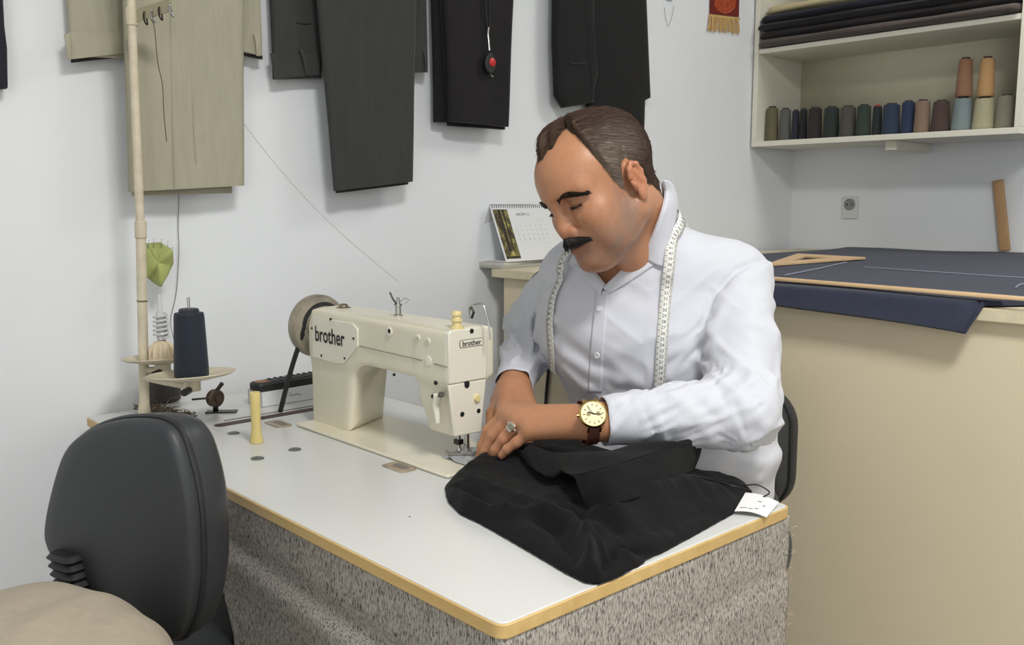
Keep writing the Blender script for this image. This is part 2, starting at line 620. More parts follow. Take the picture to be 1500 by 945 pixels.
# ================================================================ THE SEWING MACHINE
YF = 0.325       # face toward the camera
XH = 0.745       # end of the head
mach = thing('sewing_machine', 'cream industrial sewing machine with long arm standing on the white table', 'sewing machine', (0.30, 0.375, TZ))
MB().prism(rounded(.49, .178, .006, 4, .30 + .245, .375), Matrix.Translation((0, 0, TZ + .0004)), .0062).build('bed', M_cream, mach, bevel=.0025)
def f_mach(p):
    def rbox(lo, hi, r):
        lo = np.array(lo, np.float32); hi = np.array(hi, np.float32)
        q = np.abs(p - (lo + hi) / 2) - (hi - lo) / 2 + r
        return np.sqrt((np.maximum(q, 0) ** 2).sum(1)) + np.minimum(q.max(1), 0) - r
    x, y, z = p[:, 0], p[:, 1], p[:, 2]
    arm = rbox((.30, YF, .905), (XH, .432, .999), .009)
    # upper rear edge of the arm is slightly domed
    arm = smax(arm, (z - .999) + .35 * (np.abs(y - .378) - .045), .012)
    col = np.maximum.reduce([.30 - x, YF - y, y - .452, z - .96, .7615 - z])
    slant = ((x - .444) * .90 + (y - YF) * .43) - (z - .767) * .16
    col = smax(col, slant, .03)
    arm = smin(arm, col, .035)
    head = rbox((.655, YF + .003, .812), (XH, .415, .98), .007)
    t = np.clip((.905 - z) / .095, 0, 1)
    head = smax(head, (y - (.412 - .012 * t)) * .99, .004)
    head = smax(head, ((YF + .003 + .012 * t) - y) * .99, .004)
    head = smax(head, ((.612 + .055 * t * (2 - t)) - x) * .8, .012)
    r = smin(arm, head, .018)
    r = smax(r, YF - y, .006)
    return smax(r, x - XH, .006)
V, F = sdf_mesh(f_mach, (.28, .30, .74), (.77, .47, 1.02), .0028)
np_mesh(V, F, 'arm_casting', M_cream, mach)
# joint line along the arm with its round boss
def on_face(u, v, y=YF): return ony(u, v, y)
ln = [on_face(u, v, YF - .0003) for u, v in ((527, 507), (560, 515), (600, 524), (618, 528))]
MB().tube(ln, .0007, 6).build('joint_line', M_seam, mach)
ln = [on_face(u, v, YF - .0003) for u, v in ((636, 533), (655, 538))]
MB().tube(ln, .0007, 6).build('joint_line', M_seam, mach)
FY = Matrix(((1, 0, 0, 0), (0, 0, -1, 0), (0, 1, 0, 0), (0, 0, 0, 1)))   # local z -> -Y
def disc_y(u, v, r, name, m, y=YF, h=.0015, parent=mach, ring=0):
    p = on_face(u, v, y)
    return MB().lathe([(r, -.002), (r, h * .7), (r * .85, h), (0, h)], Matrix.Translation(p) @ FY, 20).build(name, m, parent)
disc_y(627, 529, .0095, 'round_boss', M_cream2, h=.001)
bp = disc_y(570, 486, .0085, 'oil_sight', M_cream2, h=.0012); disc_y(570, 485, .004, 'oil_hole', M_hole, YF - .0014, .0004, bp)
for u, v in ((612, 495), (627, 500)):
    b = disc_y(u, v, .006, 'plug', M_cream2, h=.0016); disc_y(u, v, .0035, 'plug_slot', M_stand, YF - .0015, .0006, b)
disc_y(638, 561, .0035, 'screw', M_hole); disc_y(634, 581, .0038, 'screw', M_hole)
disc_y(577, 549, .003, 'screw', M_darkmetal, YF + .118)
# maker's plate with clipped corner, its screws and lettering
plate_px = ((459, 464), (517, 473), (525, 482), (525, 507), (505, 533), (492, 532), (459, 523))
pl = [on_face(u, v, YF - .0005) for u, v in plate_px]
badge = MB().prism([(q.x, q.z) for q in pl], Matrix(((1, 0, 0, 0), (0, 0, -1, YF + .001), (0, 1, 0, 0), (0, 0, 0, 1))), .0042).build('name_plate', M_cream2, mach, bevel=.0012)
for u, v in ((484, 468), (518, 496), (505, 525), (471, 521), (457, 481)):
    disc_y(u, v, .0026, 'screw', M_hole, YF - .0030, .0012, badge)
a, b = on_face(464, 489, YF), on_face(507, 497, YF)
vs, fs = text_mesh('brother', 1.0, 0.012)
w0 = max(x for x, _, _ in vs) - min(x for x, _, _ in vs)
def lettering(body, name, m, parent, org, ex, ey, width, height=None, bold=0.0, align='CENTER', th=.0006):
    vs, fs = text_mesh(body, 1.0, bold, 0.0, align)
    x0, x1 = min(v[0] for v in vs), max(v[0] for v in vs); y0, y1 = min(v[1] for v in vs), max(v[1] for v in vs)
    sx = width / (x1 - x0); sy = (height / (y1 - y0)) if height else sx
    org = Vector(org); ex = Vector(ex).normalized(); ey = Vector(ey).normalized(); ez = ex.cross(ey)
    out = [org + ex * ((v[0] - (x0 + x1) / 2) * sx) + ey * ((v[1] - (y0 + y1) / 2) * sy) + ez * (th) for v in vs]
    return MB().add(out, fs).build(name, m, parent, smooth=False)
mid = (a + b) / 2
lettering('brother', 'lettering', M_ink, badge, (mid.x, YF - .0032, mid.z + .001), (1, 0, 0), (0, 0, 1), (b - a).x * 1.0, .031, 0.018)
# head: upper cover and face plate on the end
FXm = Matrix(((0, 0, 1, 0), (1, 0, 0, 0), (0, 1, 0, 0), (0, 0, 0, 1)))   # local x->Y, y->Z, z->X
def end_plate(name, pts, x0, depth, m, parent=mach, bevel=.002):
    return MB().prism(pts, Matrix.Translation((x0, 0, 0)) @ FXm, depth).build(name, m, parent, bevel=bevel)
up = end_plate('head_cover', [(YF + .001, .906), (.410, .906), (.412, .992), (.404, .997), (YF + .006, .997), (YF + .001, .992)], XH - .012, .0145, M_cream2)
fp = end_plate('face_plate', [(YF + .013, .814), (.398, .812), (.4095, .9045), (YF + .001, .9045)], XH - .006, .0075, M_cream2)
XE = XH + .0028
def disc_x(u, v, r, name, m, x=XE, h=.0012, parent=mach, ry=1.0):
    p = onx(u, v, x)
    Mx = Matrix.Translation(p) @ FXm @ Matrix.Diagonal((1, ry, 1, 1))
    return MB().lathe([(r, -.002), (r, h * .6), (r * .8, h), (0, h)], Mx, 20).build(name, m, parent)
disc_x(691, 485, .0042, 'screw', M_hole, parent=up)
XF = XH + .0015
disc_x(684, 563, .0058, 'inspection_hole', M_hole, XF, .0006, fp, 1.25)
disc_x(698, 583, .0068, 'round_button', M_ivory, XF, .005, fp)
disc_x(677, 607, .0045, 'screw', M_hole, XF, .001, fp); disc_x(701, 602, .0042, 'screw', M_hole, XF, .001, fp)
q0, q1 = onx(673, 505, XE), onx(708, 499, XE)
cq = (q0 + q1) / 2; wq = (q1 - q0).y
fro = MB().prism(rounded(wq, .0135, .004, 5, cq.y, cq.z), Matrix.Translation((XE - .0004, 0, 0)) @ FXm, .001).build('badge_border', M_seam, up)
MB().prism(rounded(wq - .0022, .0115, .003, 5, cq.y, cq.z), Matrix.Translation((XE - .0002, 0, 0)) @ FXm, .0012).build('badge_field', M_cream2, fro)
lettering('brother', 'lettering', M_ink, up, (XE + .0008, cq.y, cq.z), (0, 1, 0), (0, 0, 1), wq * .78, .009, 0.02)
# lifting lever on the arm
lp = [on_face(u, v, YF - .006) for u, v in ((641, 579), (638, 594), (640, 608), (641, 620))]
MB().tube(lp, [.0075, .0065, .0055, .004], 12).build('foot_lever', M_cream2, mach)
MB().cyl(on_face(646, 578, YF + .002), on_face(646, 578, YF - .012), .0048).build('lever_pivot', M_darkmetal, mach, bevel=.001)
# needle bar, presser bar and foot
nx, ny = .727, .372
MB().cyl((nx - .012, ny, .775), (nx - .012, ny, .82), .0034).build('needle_bar', M_steel, mach)
MB().cyl((nx - .012, ny, .762), (nx - .012, ny, .778), .0012).build('needle', M_steel, mach)
MB().cyl((nx + .006, ny + .004, .785), (nx + .006, ny + .004, .82), .0042).build('presser_bar', M_steel, mach)
MB().box((nx - .019, ny - .006, .789), (nx - .005, ny + .006, .798)).build('needle_clamp', M_darkmetal, mach, bevel=.001)
MB().tube([(nx + .006, ny + .004, .792), (nx + .004, ny + .002, .778), (nx - .004, ny - .003, .7735), (nx - .02, ny - .012, .7725), (nx - .028, ny - .017, .776)], [.005, .005, .004, .0035, .003], 8).build('presser_foot', M_steel, mach)
MB().tube([(nx + .004, ny + .004, .780), (nx + .010, ny + .012, .7735), (nx + .014, ny + .022, .777)], [.0035, .003, .0024], 8).build('presser_toe', M_steel, mach)
MB().prism(rounded(.03, .062, .004, 4, nx - .012, .375), Matrix.Translation((0, 0, TZ + .0065)), .0008).build('needle_plate', M_steel, mach)
# fittings on the top of the arm
p = ony(583, 446, .375); p.z = .997
gp = MB().lathe([(.009, 0), (.009, .004), (.0055, .006), (.0055, .02), (.0075, .021), (.0075, .024), (.003, .026), (.003, .036), (0, .037)], Matrix.Translation(p), 18).build('thread_post', M_steel, mach)
MB().tube([p + Vector((0, 0, .02)), p + Vector((-.008, -.006, .034)), p + Vector((-.014, -.008, .046))], .0018, 8).build('guide_wire', M_darkmetal, gp)
MB().tube([p + Vector((.004, 0, .028)), p + Vector((.014, .006, .036)), p + Vector((.022, .01, .033)), p + Vector((.016, .004, .026))], .0009, 6).build('guide_loop', M_steel, gp)
p = ony(503, 441, .375); p.z = .9975
MB().lathe([(.015, 0), (.0155, .002), (.010, .0035), (.009, .007), (.006, .009), (0, .0095)], Matrix.Translation(p), 22).build('oil_cap', mat('worn_brass_cap', (140, 128, 112), 0.35, 0.7), mach)
p = ony(669, 466, .355); p.z = .997
MB().lathe([(.0125, 0), (.0125, .004), (.008, .005), (.008, .012), (.0105, .013), (.0105, .016), (.007, .017), (.007, .022), (.009, .023), (.009, .028), (.0075, .030), (0, .030)], Matrix.Translation(p), 24).build('pressure_knob', M_ivory, mach)
tq = [ony(u, v, .395) for u, v in ((688, 466), (688, 452), (692, 447), (706, 445), (711, 455), (716, 476), (718, 498))]
MB().tube(spline(tq, 24), .0016, 8).build('take_up_guard', M_steel, mach)
MB().tube([ony(690, 450, .39), ony(694, 457, .39), ony(691, 466, .39)], .0022, 8).build('thread_hook', M_darkmetal, mach)
# hand wheel and belt
hx = .236
HWm = Matrix.Translation((hx, .375, .952)) @ Matrix.Rotation(PI / 2, 4, 'Y')
MB().lathe([(.012, .07), (.03, .055), (.034, .044), (.043, .042), (.046, .034), (.043, .03), (.05, .026), (.062, .024), (.066, .016), (.066, .004), (.06, -.004), (.048, -.008), (.042, -.002), (.02, -.004), (0, -.004)], HWm, 48).build('hand_wheel', mat('worn_grey_metal', (158, 150, 134), 0.35, 0.45, var=0.18, vscale=40), mach)
# open belt: runs down from the wheel groove on both sides through the slot in the table
def belt_strand(y0, y1):
    pts = [(hx + .034, y0, .955), (hx - .012, (y0 + y1) / 2, .86), (.190, y1, TZ + .0078)]
    return spline(pts, 10)
belt = MB()
arc = [(hx + .034, .375 + .044 * math.cos(t), .955 + .044 * math.sin(t)) for t in np.linspace(0, PI, 16)]
belt.tube(belt_strand(.419, .425)[::-1] + [Vector(a) for a in arc[1:-1]] + belt_strand(.331, .312), .0052, 8)
belt.build('drive_belt', M_black, mach)

# ================================================================ THE THREAD STAND
stand = thing('thread_stand', 'cream painted thread stand pole with two round trays by the wall', 'thread stand', onz(212, 612, TZ))
P0 = onz(212, 612, TZ + .003); P1 = onx(206, 335, P0.x + .004); P2 = onx(189, -70, P0.x + .01)
lower = MB().cyl(P0, P1, .0102, .0098).build('pole', M_stand, stand)
MB().cyl(P1 + (P0 - P1) * .02, P2, .0086, .0082).build('pole', M_stand, stand)
MB().cyl(P1 - (P1 - P0) * .05, P1 + (P1 - P0) * .04, .0118).build('pole_joint', M_stand, stand, bevel=.002)
MB().lathe([(.020, -.0025), (.019, .004), (.013, .008), (.0105, .03)], Matrix.Translation(P0)).build('foot', M_stand, stand)
for t_ in (.30,.62):
    q = P0 + (P1 - P0) * t_
    MB().cyl(q, q + (P1 - P0).normalized() * .003, .0108).build('ring', mat('rusty_ring', (120, 108, 92), 0.5, 0.4), stand)
def tray(name, c, r, up=.0):
    t = MB().lathe([(0, -.006), (r * .35, -.006), (r * .9, .003), (r, .0075), (r, .0095), (r * .9, .006), (r * .4, -.002), (0, -.002)], Matrix.Translation(c) @ Matrix.Rotation(math.radians(-4), 4, 'Y'), 40).build(name, M_stand, stand)
    MB().lathe([(.016, -.026), (.016, -.008), (.026, -.004)], Matrix.Translation(c), 20).build('tray_hub', M_stand, t)
    return t
TA, TB = atd(238, 528, 1.90), atd(281, 553, 1.79)
for nm, c, r in (('tray', TA, .079), ('tray', TB, .083)):
    t = tray(nm, c, r)
    q = P0 + (P1 - P0) * ((c.z - .022 - P0.z) / (P1.z - P0.z))
    MB().tube([q, q * .5 + (c + Vector((0, 0, -.02))) * .5, c + Vector((0, 0, -.018))], .0075, 10).build('tray_arm', M_stand, stand)
    MB().cyl(c + Vector((.012, -.012, -.022)), c + Vector((.03, -.03, -.022)), .007).build('wing_screw', M_darkmetal, stand, bevel=.001)
    MB().cyl(c, c + Vector((0, 0, .157 if c is TB else .036)), .0028).build('spindle', M_steel, stand)
holder = MB()
for k in range(6):   # the ivory spool foot on the empty tray
    a = k * PI / 3
    holder.tube([TA + Vector((.022 * math.cos(a), .022 * math.sin(a), -.001)), TA + Vector((.020 * math.cos(a), .020 * math.sin(a), .026)), TA + Vector((.011 * math.cos(a), .011 * math.sin(a), .038))], [.006, .0065, .004], 6)
holder.lathe([(.025, -.002), (.025, .004), (.018, .01), (.013, .038), (.008, .042), (0, .042)], Matrix.Translation(TA), 20)
holder.build('cone_holder', mat('ivory_holder', (212, 196, 168), 0.5), stand)
sp = MB()
hel = []
for i in range(160):
    t = i / 159
    a = t * 2 * PI * 5.5
    r = .0140 - .002 * t
    hel.append(TA + Vector((r * math.cos(a), r * math.sin(a), 0.048 + .050 * t)))
sp.tube(hel, .0028, 8)
sp.lathe([(.009, .0435), (.0085, .098), (.005, .104), (.0035, .134), (.0025, .138), (0, .138)], Matrix.Translation(TA), 16)
tag(sp.build('spiral_spool', mat('clear_white_plastic', (222, 224, 226), 0.2, trans=0.25), origin=TA), 'empty white spiral spool standing on the rear thread tray', 'spool')
M_navycone = weave_mat('navy_thread', (36, 42, 53), 0.75, 600, 0.3, 0.2, (1, 1, 30))
coneb = TB + Vector((0, 0, .0012))
cone = thing('thread_cone', 'large dark navy cone of thread standing on the front tray', 'thread cone', coneb)
MB().lathe([(.030, 0), (.0325, .003), (.0325, .02), (.0285, .118), (.0275, .124), (.0265, .126), (.006, .126), (.006, 0)], Matrix.Translation(coneb), 40, True).build('wound_thread', M_navycone, cone)
MB().lathe([(.019, .118), (.019, .132), (.017, .134), (.006, .134), (.006, .118)], Matrix.Translation(coneb), 28, True).build('cone_tip', mat('dark_cone_tip', (42, 46, 56), 0.5), cone)
# top arm with hooks
A0 = P1 + (P2 - P1) * ((335 - 22) / 405); A1 = atd(251, 7, (A0 - CAM).dot(FWD) - .02)
bar = MB()
d = (A1 - A0); side = d.cross(Vector((0, 0, 1))).normalized(); upn = side.cross(d).normalized()
bar.slab(lambda u, v: (A0 + d * u + upn * ((v - .5) * .024), side), 12, 3, .0025)
tb = bar.build('top_arm', mat('arm_tan_steel', (166, 158, 132), 0.4, 0.4, var=.1), stand, bevel=.0005)
MB().cyl(A0 - (P2 - P1).normalized() * .017, A0 + (P2 - P1).normalized() * .017, .0112).build('arm_clamp', M_stand, stand, bevel=.002)
for k, t in enumerate((.32, .52, .7, .97)):
    q = A0 + d * t + upn * -.004 + side * -.002
    MB().tube(spline([q + Vector((0, 0, .008)), q + side * .006 + Vector((0, 0, .002)), q + side * .004 - Vector((0, 0, .012)), q - side * .005 - Vector((0, 0, .017)), q - side * .004 - Vector((0, 0, .006))], 14), .0017, 6).build('hook', M_steel if k % 2 else M_darkmetal, tb)
tl = [A0 + d * .5 + Vector((0, 0, -.016)) + side * .004, *[atd(u, v, (A0 - CAM).dot(FWD) + .0) for u, v in ((226, 40), (231, 90), (238, 125), (240, 165), (244, 207))]]
tag(MB().tube(spline(tl, 40), .0011, 6).build('loose_thread', mat('dark_thread', (96, 90, 76), 0.9), origin=tl[0]), 'dark loose thread dangling from the hooks at the stand top', 'thread')
# pale thread from the stand top to the machine's guide post
g0 = A1 + Vector((0, 0, -.026)); g1 = ony(583, 412, .375)
tp = [g0 + (g1 - g0) * t + Vector((0, 0, -.05 * math.sin(PI * t))) for t in np.linspace(0, 1, 20)]
tag(MB().tube(tp, .0006, 5).build('machine_thread', mat('grey_thread', (160, 160, 160), 0.9), origin=tp[0]), 'thin grey thread running slantwise down to the sewing machine', 'thread')
wq_ = [onx(262, 283, WX + .012), onx(261, 330, WX + .01), onx(262, 372, WX + .012), onx(258, 430, WX + .012), onx(250, 470, WX + .02), onx(255, 500, WX + .02)]
tag(MB().tube(spline(wq_, 30), .0009, 5).build('hanging_thread', mat('dull_thread', (120, 120, 118), 0.9), origin=wq_[0]), 'thin grey thread hanging down the wall under khaki trousers', 'thread')
# green pin rag tied to the pole
GD = 1.985
gc = atd(234, 390, GD)
def rag(u, v):
    # leaf outline, gathered at the pole
    pts = [(214, 358), (236, 356), (252, 366), (253, 384), (246, 400), (236, 420), (224, 412), (215, 405)]
    cx, cy = 232, 385
    a = u * len(pts); i = int(a) % len(pts); f = a - int(a)
    q0, q1 = pts[i], pts[(i + 1) % len(pts)]
    bx, by = q0[0] * (1 - f) + q1[0] * f, q0[1] * (1 - f) + q1[1] * f
    px, py = cx + (bx - cx) * v, cy + (by - cy) * v
    return atd(px, py, GD + .010 * math.sin(u * 19) * v - .016 * (1 - v * v))
m_ = MB().sheet(rag, 48, 8)
ragt = m_.build('pin_rag', weave_mat('olive_green_cloth', (168, 176, 108), 0.9, 500, 0.4, 0.12, fold=.3), origin=gc, solid=.006, angle=180)
tag(ragt, 'small green cloth rag stuck with pins tied to the pole', 'cloth')
for u, v in ((218, 352), (226, 349), (237, 350), (246, 353), (253, 362)):
    e = atd(u, v, GD - .01); MB().tube([atd(u - 1, v + 14, GD - .006), e], .0008, 5).build('pin', M_steel, ragt)
# tangle of cut threads round the pole's foot
tg = MB()
for i in range(95):
    t = random.random()
    c = onz(208 + 74 * t, 602 + 12 * t + random.uniform(-5, 5), TZ)
    c.z = TZ + .004 + random.random() * .016 * (1 - abs(t - .5))
    a = random.random() * 2 * PI; L = random.uniform(.008, .028)
    d_ = Vector((math.cos(a), math.sin(a), random.uniform(-.2, .5))) * L
    n_ = Vector((-math.sin(a), math.cos(a), .4)) * L * random.uniform(-.6, .6)
    q = [c - d_, c - d_ * .3 + n_, c + d_ * .4 - n_ * .6, c + d_]
    q = [Vector((x.x, x.y, max(x.z, TZ + .0018))) for x in q]
    tg.tube(spline(q, 8), random.uniform(.0007, .0014), 5)
tag(tg.build('thread_scraps', mat('brown_thread_scraps', (110, 98, 80), 0.95, var=.5, vscale=80), origin=onz(245, 605, TZ)), 'tangled heap of brown thread scraps at the foot of the pole', 'thread scraps', kind='stuff')
pc = onz(246, 590, TZ); 
cup = thing('dark_pot', 'small dark grey pot behind the thread scraps under the trays', 'pot', (pc.x - .03, pc.y, TZ))
cb = Vector((pc.x - .03, pc.y, TZ))
MB().lathe([(.036, 0), (.04, .004), (.042, .05), (.0425, .053), (.039, .053), (.037, .008), (0, .006)], Matrix.Translation(cb), 32).build('pot_body', mat('charcoal_plastic', (62, 60, 58), 0.5), cup)

# ================================================================ SMALL THINGS ON THE TABLE
p = onz(376, 648, TZ + .0004)
wl = MB().lathe([(.0125, 0), (.0125, .004), (.0105, .012), (.0088, .03), (.0092, .07), (.0098, .094), (.0092, .0965), (.004, .0965), (.004, .09)], Matrix.Translation(p), 24)
tag(wl.build('yellow_bobbin', wood_mat('pale_yellow_wood', (224, 206, 140), (212, 192, 122), 'Z', 0.5, 60), origin=p), 'tall pale yellow thread tube standing upright on the table', 'bobbin')
# bobbin winder
wb = onz(316, 604, TZ + .0005)
wd = thing('bobbin_winder', 'small dark metal bobbin winder with wheel screwed on the table', 'bobbin winder', wb)
ax_ = (rt * .75 - FWD * .6); ax_.z = 0; ax_.normalize()
MB().box((-.012, -.02, 0), (.012, .045, .003), Matrix.Translation(wb) @ Matrix.Rotation(math.radians(-38), 4, 'Z')).build('winder_base', M_darkmetal, wd, bevel=.001)
wc = wb + Vector((0, 0, .031))
MB().tube([wb + Vector((0, 0, .003)), wb + Vector((0, 0, .028))], .006, 8).build('bracket', M_darkmetal, wd)
MB().lathe([(.0, -.008), (.015, -.008), (.019, -.006), (.017, -.002), (.017, .002), (.019, .006), (.015, .008), (.008, .008), (.006, .013), (0, .013)], axes(wc, Vector((0, 0, 1)).cross(ax_), (0, 0, 1), ax_), 28).build('winder_wheel', mat('brown_steel', (96, 82, 72), 0.35, 0.8, var=.2), wd)
MB().tube([wc + Vector((0, 0, .012)), wc + rt * .010 + Vector((0, 0, .024)), wc + rt * .017 + Vector((0, 0, .033))], [.0045, .0042, .0048], 8).build('trip_lever', M_darkmetal, wd)
MB().tube([wc - rt * .016, wc - rt * .05 + Vector((0, 0, -.003))], .0022, 6).build('spindle', M_darkmetal, wd)
# white box and the remote control lying on it
b0 = onz(392, 596, TZ)
bx = thing('white_box', 'flat white cardboard box at the table back under the remote', 'box', (b0.x - .03, b0.y + .09, TZ))
MB().box((b0.x - .07, b0.y - .012, TZ + .0005), (b0.x, b0.y + .21, TZ + .034)).build('carton', mat('white_card', (214, 216, 216), 0.6), bx, bevel=.0015)
MB().tube([(b0.x + .0006, b0.y + .055, TZ + .024), (b0.x + .0006, b0.y + .058, TZ + .017), (b0.x + .0006, b0.y + .075, TZ + .019), (b0.x + .0006, b0.y + .083, TZ + .015)], .0007, 5).build('printed_mark', M_greyink, bx)
r0 = Vector((b0.x - .026, b0.y + .075, TZ + .0345))
RM = Matrix.Translation(r0) @ Matrix.Rotation(math.radians(4), 4, 'Z')
rem = thing('remote_control', 'black remote control with many buttons lying on the white box', 'remote control', r0)
MB().prism(rounded(.046, .20, .016, 5), RM, .02).build('remote_body', M_black, rem, bevel=.006, bseg=3)
for i in range(3):
    for j in range(9):
        MB().prism(rounded(.008, .006, .002, 3, -.013 + .013 * i, -.05 + .0155 * j), RM @ Matrix.Translation((0, 0, .019)), .003).build('button', mat('grey_button', (92, 92, 94), 0.5) if (i + j) == 0 else bpy.data.materials['grey_button'], rem)
MB().prism(rounded(.028, .03, .008, 5, 0, -.078), RM @ Matrix.Translation((0, 0, .0192)), .0016).build('brown_pad', mat('brown_label', (136, 88, 48), 0.5), rem)

# ================================================================ THE CUTTING COUNTER
CZ, CY = 1.018, 1.145
M_beige = mat('beige_board', (219, 207, 178), 0.42, var=0.025, vscale=3, bump=0.04, bscale=30, bdist=.002)
M_beige2 = mat('cream_board_edge', (214, 204, 174), 0.55, var=0.08, vscale=40)
ctr = thing('cutting_counter', 'tall beige cutting counter running along the back wall behind the man', 'counter', (1.4, 2.0, 0))
MB().box((-.045, CY + .022, 0), (3.3, CY + .04, CZ - .026)).build('front_panel', M_beige, ctr, bevel=.002)
MB().box((-.045, CY + .04, 0), (-.027, WY - .01, CZ - .026)).build('side_panel', M_beige, ctr, bevel=.002)
MB().box((3.28, CY + .04, 0), (3.3, WY - .01, CZ - .026)).build('side_panel', M_beige, ctr, bevel=.002)
MB().box((-.075, CY, CZ - .026), (3.32, WY - .004, CZ)).build('counter_top', M_beige2, ctr, bevel=.003)
p0 = ony(803, 545, CY + .016); p1 = ony(799, 600, CY + .016)
tag(MB().tube(spline([ony(806, 500, CY + .016), p0, p1, ony(796, 720, CY + .016), Vector((p1.x, CY + .016, .004))], 20), .0045, 8).build('power_cord', M_black, origin=(p1.x, CY + .018, 0)), 'black power cord hanging down the counter front beside his arm', 'cord')

# navy cloth spread on the counter
M_navy = weave_mat('navy_suiting', (50, 54, 70), 0.85, 700, 0.25, 0.08, fold=0.15)
def spread(u, v):
    x = .18 + u * 1.75
    # front edge droops over the lip, right end is gathered up
    q = x - 1.27
    front = CY - .032 + .003 * math.sin(x * 7) + (1.5 * q if q > 0 else 0)
    back = WY - .02 - .02 * math.sin(x * 9) ** 2 - .05 * (.5 + .5 * math.sin(x * 5 + 1)) * (1 if x < .7 else .5)
    y = front + (back - front) * v
    z = CZ + .0090 + .002 * math.sin(x * 11 + y * 3) * math.sin(y * 6) + .003 * math.exp(-((y - back) / .05) ** 2)
    dd = (y - front)
    r = .017
    if dd < r:
        a = 1 - dd / r
        z -= (.030 + .03 * min(1, max(0, x - .85) / .45) + .004 * math.sin(x * 9)) * a ** .8 * (1 if q < 0 else max(0, 1 - q * 160))
    return (x, y, z)
nv = 90
def spread_v(u, v): return spread(u, v ** 3)
navy = MB().sheet(spread_v, 90, nv).build('navy_cloth', M_navy, origin=(.9, 1.9, CZ), solid=.010, angle=180)
tag(navy, 'dark navy suit cloth spread out over the whole cutting counter', 'cloth')
M_chalk = mat('tailor_chalk', (150, 154, 172), 0.9)
CT = CZ + .0168
for pts in (((1150, 403), (1205, 392), (1240, 384)), ((1265, 391), (1350, 397), (1500, 407)), ((1488, 421), (1494, 417), (1500, 416))):
    q = [onz(u, v, CT) for u, v in pts]
    MB().tube(spline(q, 12), .0017, 5).build('chalk_line', M_chalk, navy)
M_stickwood = wood_mat('pale_ruler_wood', (224, 192, 150), (206, 172, 130), 'X', 0.45)
a, b = onz(1110, 409, CT + .001), onz(1500, 441, CT + .001)
d = (b - a).normalized(); sd = Vector((0, 0, 1)).cross(d).normalized()
L = (b - a).length
Mr = axes(a, d, sd, (0, 0, 1))
MB_ = MB().prism([(0, -.018), (L - .12, -.018), (L + .02, -.013), (L + .05, 0), (L + .03, .012), (L - .1, .016), (0, .018)], Mr @ Matrix.Translation((0, 0, .001)), .006)
tag(MB_.build('wooden_ruler', M_stickwood, bevel=.0015, origin=a), 'long pale wooden ruler lying along the front of the navy cloth', 'ruler')
# wooden set square: three strips joined into a triangle
t3 = [onz(1085, 384, CT), onz(1172, 374, CT), onz(1268, 380, CT)]
t3 = [onz(1268, 380, CT), onz(1120, 391, CT), onz(1172, 373.5, CT)]
t3[2] = onz(1168, 374.2, CT)
cen = sum(t3, Vector()) / 3
inn = [cen + (p - cen) * .42 for p in t3]
vs = [tuple(p) for p in t3] + [tuple(p) for p in inn]
top = [(x, y, z + .007) for x, y, z in vs]
fs = []
for i in range(3):
    k = (i + 1) % 3
    fs += [(i, k, 3 + k, 3 + i), (6 + i, 9 + i, 9 + k, 6 + k), (i, 6 + i, 6 + k, k), (3 + i, 3 + k, 9 + k, 9 + i)]
tag(MB().add(vs + top, fs).build('set_square', M_stickwood, bevel=.001, origin=cen), 'wooden triangular set square lying at the back of the navy cloth', 'set square')
sa, sb = ony(1471, 392, WY - .030), ony(1462, 264, WY - .018)
sa.z = CZ + .0225
sdir = (sb - sa).normalized()
Ms = axes(sa, Vector((1, 0, 0)) - sdir * sdir.x, sdir.cross(Vector((1, 0, 0))), sdir)
tag(MB().prism(rounded(.034, .016, .003, 2), Matrix(Ms), (sb - sa).length).build('wooden_stick', wood_mat('brown_stick_wood', (190, 152, 108), (168, 130, 88), 'Z', 0.5), bevel=.002, origin=sa), 'brown wooden stick standing upright against the wall at the right', 'stick')
sp_ = ony(1246, 304, WY)
sock = thing('wall_socket', 'white wall socket with grey round inset low on the back wall', 'socket', sp_)
FYs = Matrix.Translation((sp_.x, WY, sp_.z)) @ FY
MB().prism(rounded(.066, .088, .006, 4), FYs, .009).build('socket_plate', mat('socket_white', (214, 216, 214), 0.4), sock, bevel=.002)
Fd = FYs @ Matrix.Translation((0, .012, .0085))
MB().lathe([(.023, 0), (.023, .003), (.020, .0034), (.019, .001), (0, .001)], Fd, 28).build('socket_dial', mat('socket_grey', (140, 142, 140), 0.5), sock)
for dx in (-.0095, .0095):
    MB().lathe([(.003, 0), (.003, .0018), (0, .0018)], Fd @ Matrix.Translation((dx, 0, .0008)), 12).build('socket_hole', M_hole, sock)

# calendar and papers at the wall end of the counter
cb0 = onx(741, 381, -.035); cb0.z = CZ + .019
ang = math.radians(41)
e = fw * math.cos(ang) + rt * math.sin(ang); e.normalize()
nn = e.cross(Vector((0, 0, 1))).normalized()      # page normal, toward the camera's right
upc = (Vector((0, 0, 1)) * .93 - nn * .37).normalized()
CWd, CHt = .300, .174
cal = thing('desk_calendar', 'white spiral desk calendar with a woodland picture on the counter', 'calendar', cb0)
def page(name, m, x0, x1, y0, y1, off, th=.0012, parent=None):
    o = cb0 + e * x0 + upc * y0 + nn_p * off
    return MB().prism([(0, 0), (x1 - x0, 0), (x1 - x0, y1 - y0), (0, y1 - y0)], axes(o, e, upc, nn_p), th).build(name, m, parent or cal, smooth=False)
nn_p = e.cross(upc).normalized()
M_page = mat('calendar_card', (226, 227, 228), 0.55, var=.01)
fpg = page('front_page', M_page, 0, CWd, 0, CHt, 0, .002)
topl = cb0 + upc * CHt
bk = Vector((0, 0, 1)) * -.93 - nn * .37
o2 = topl
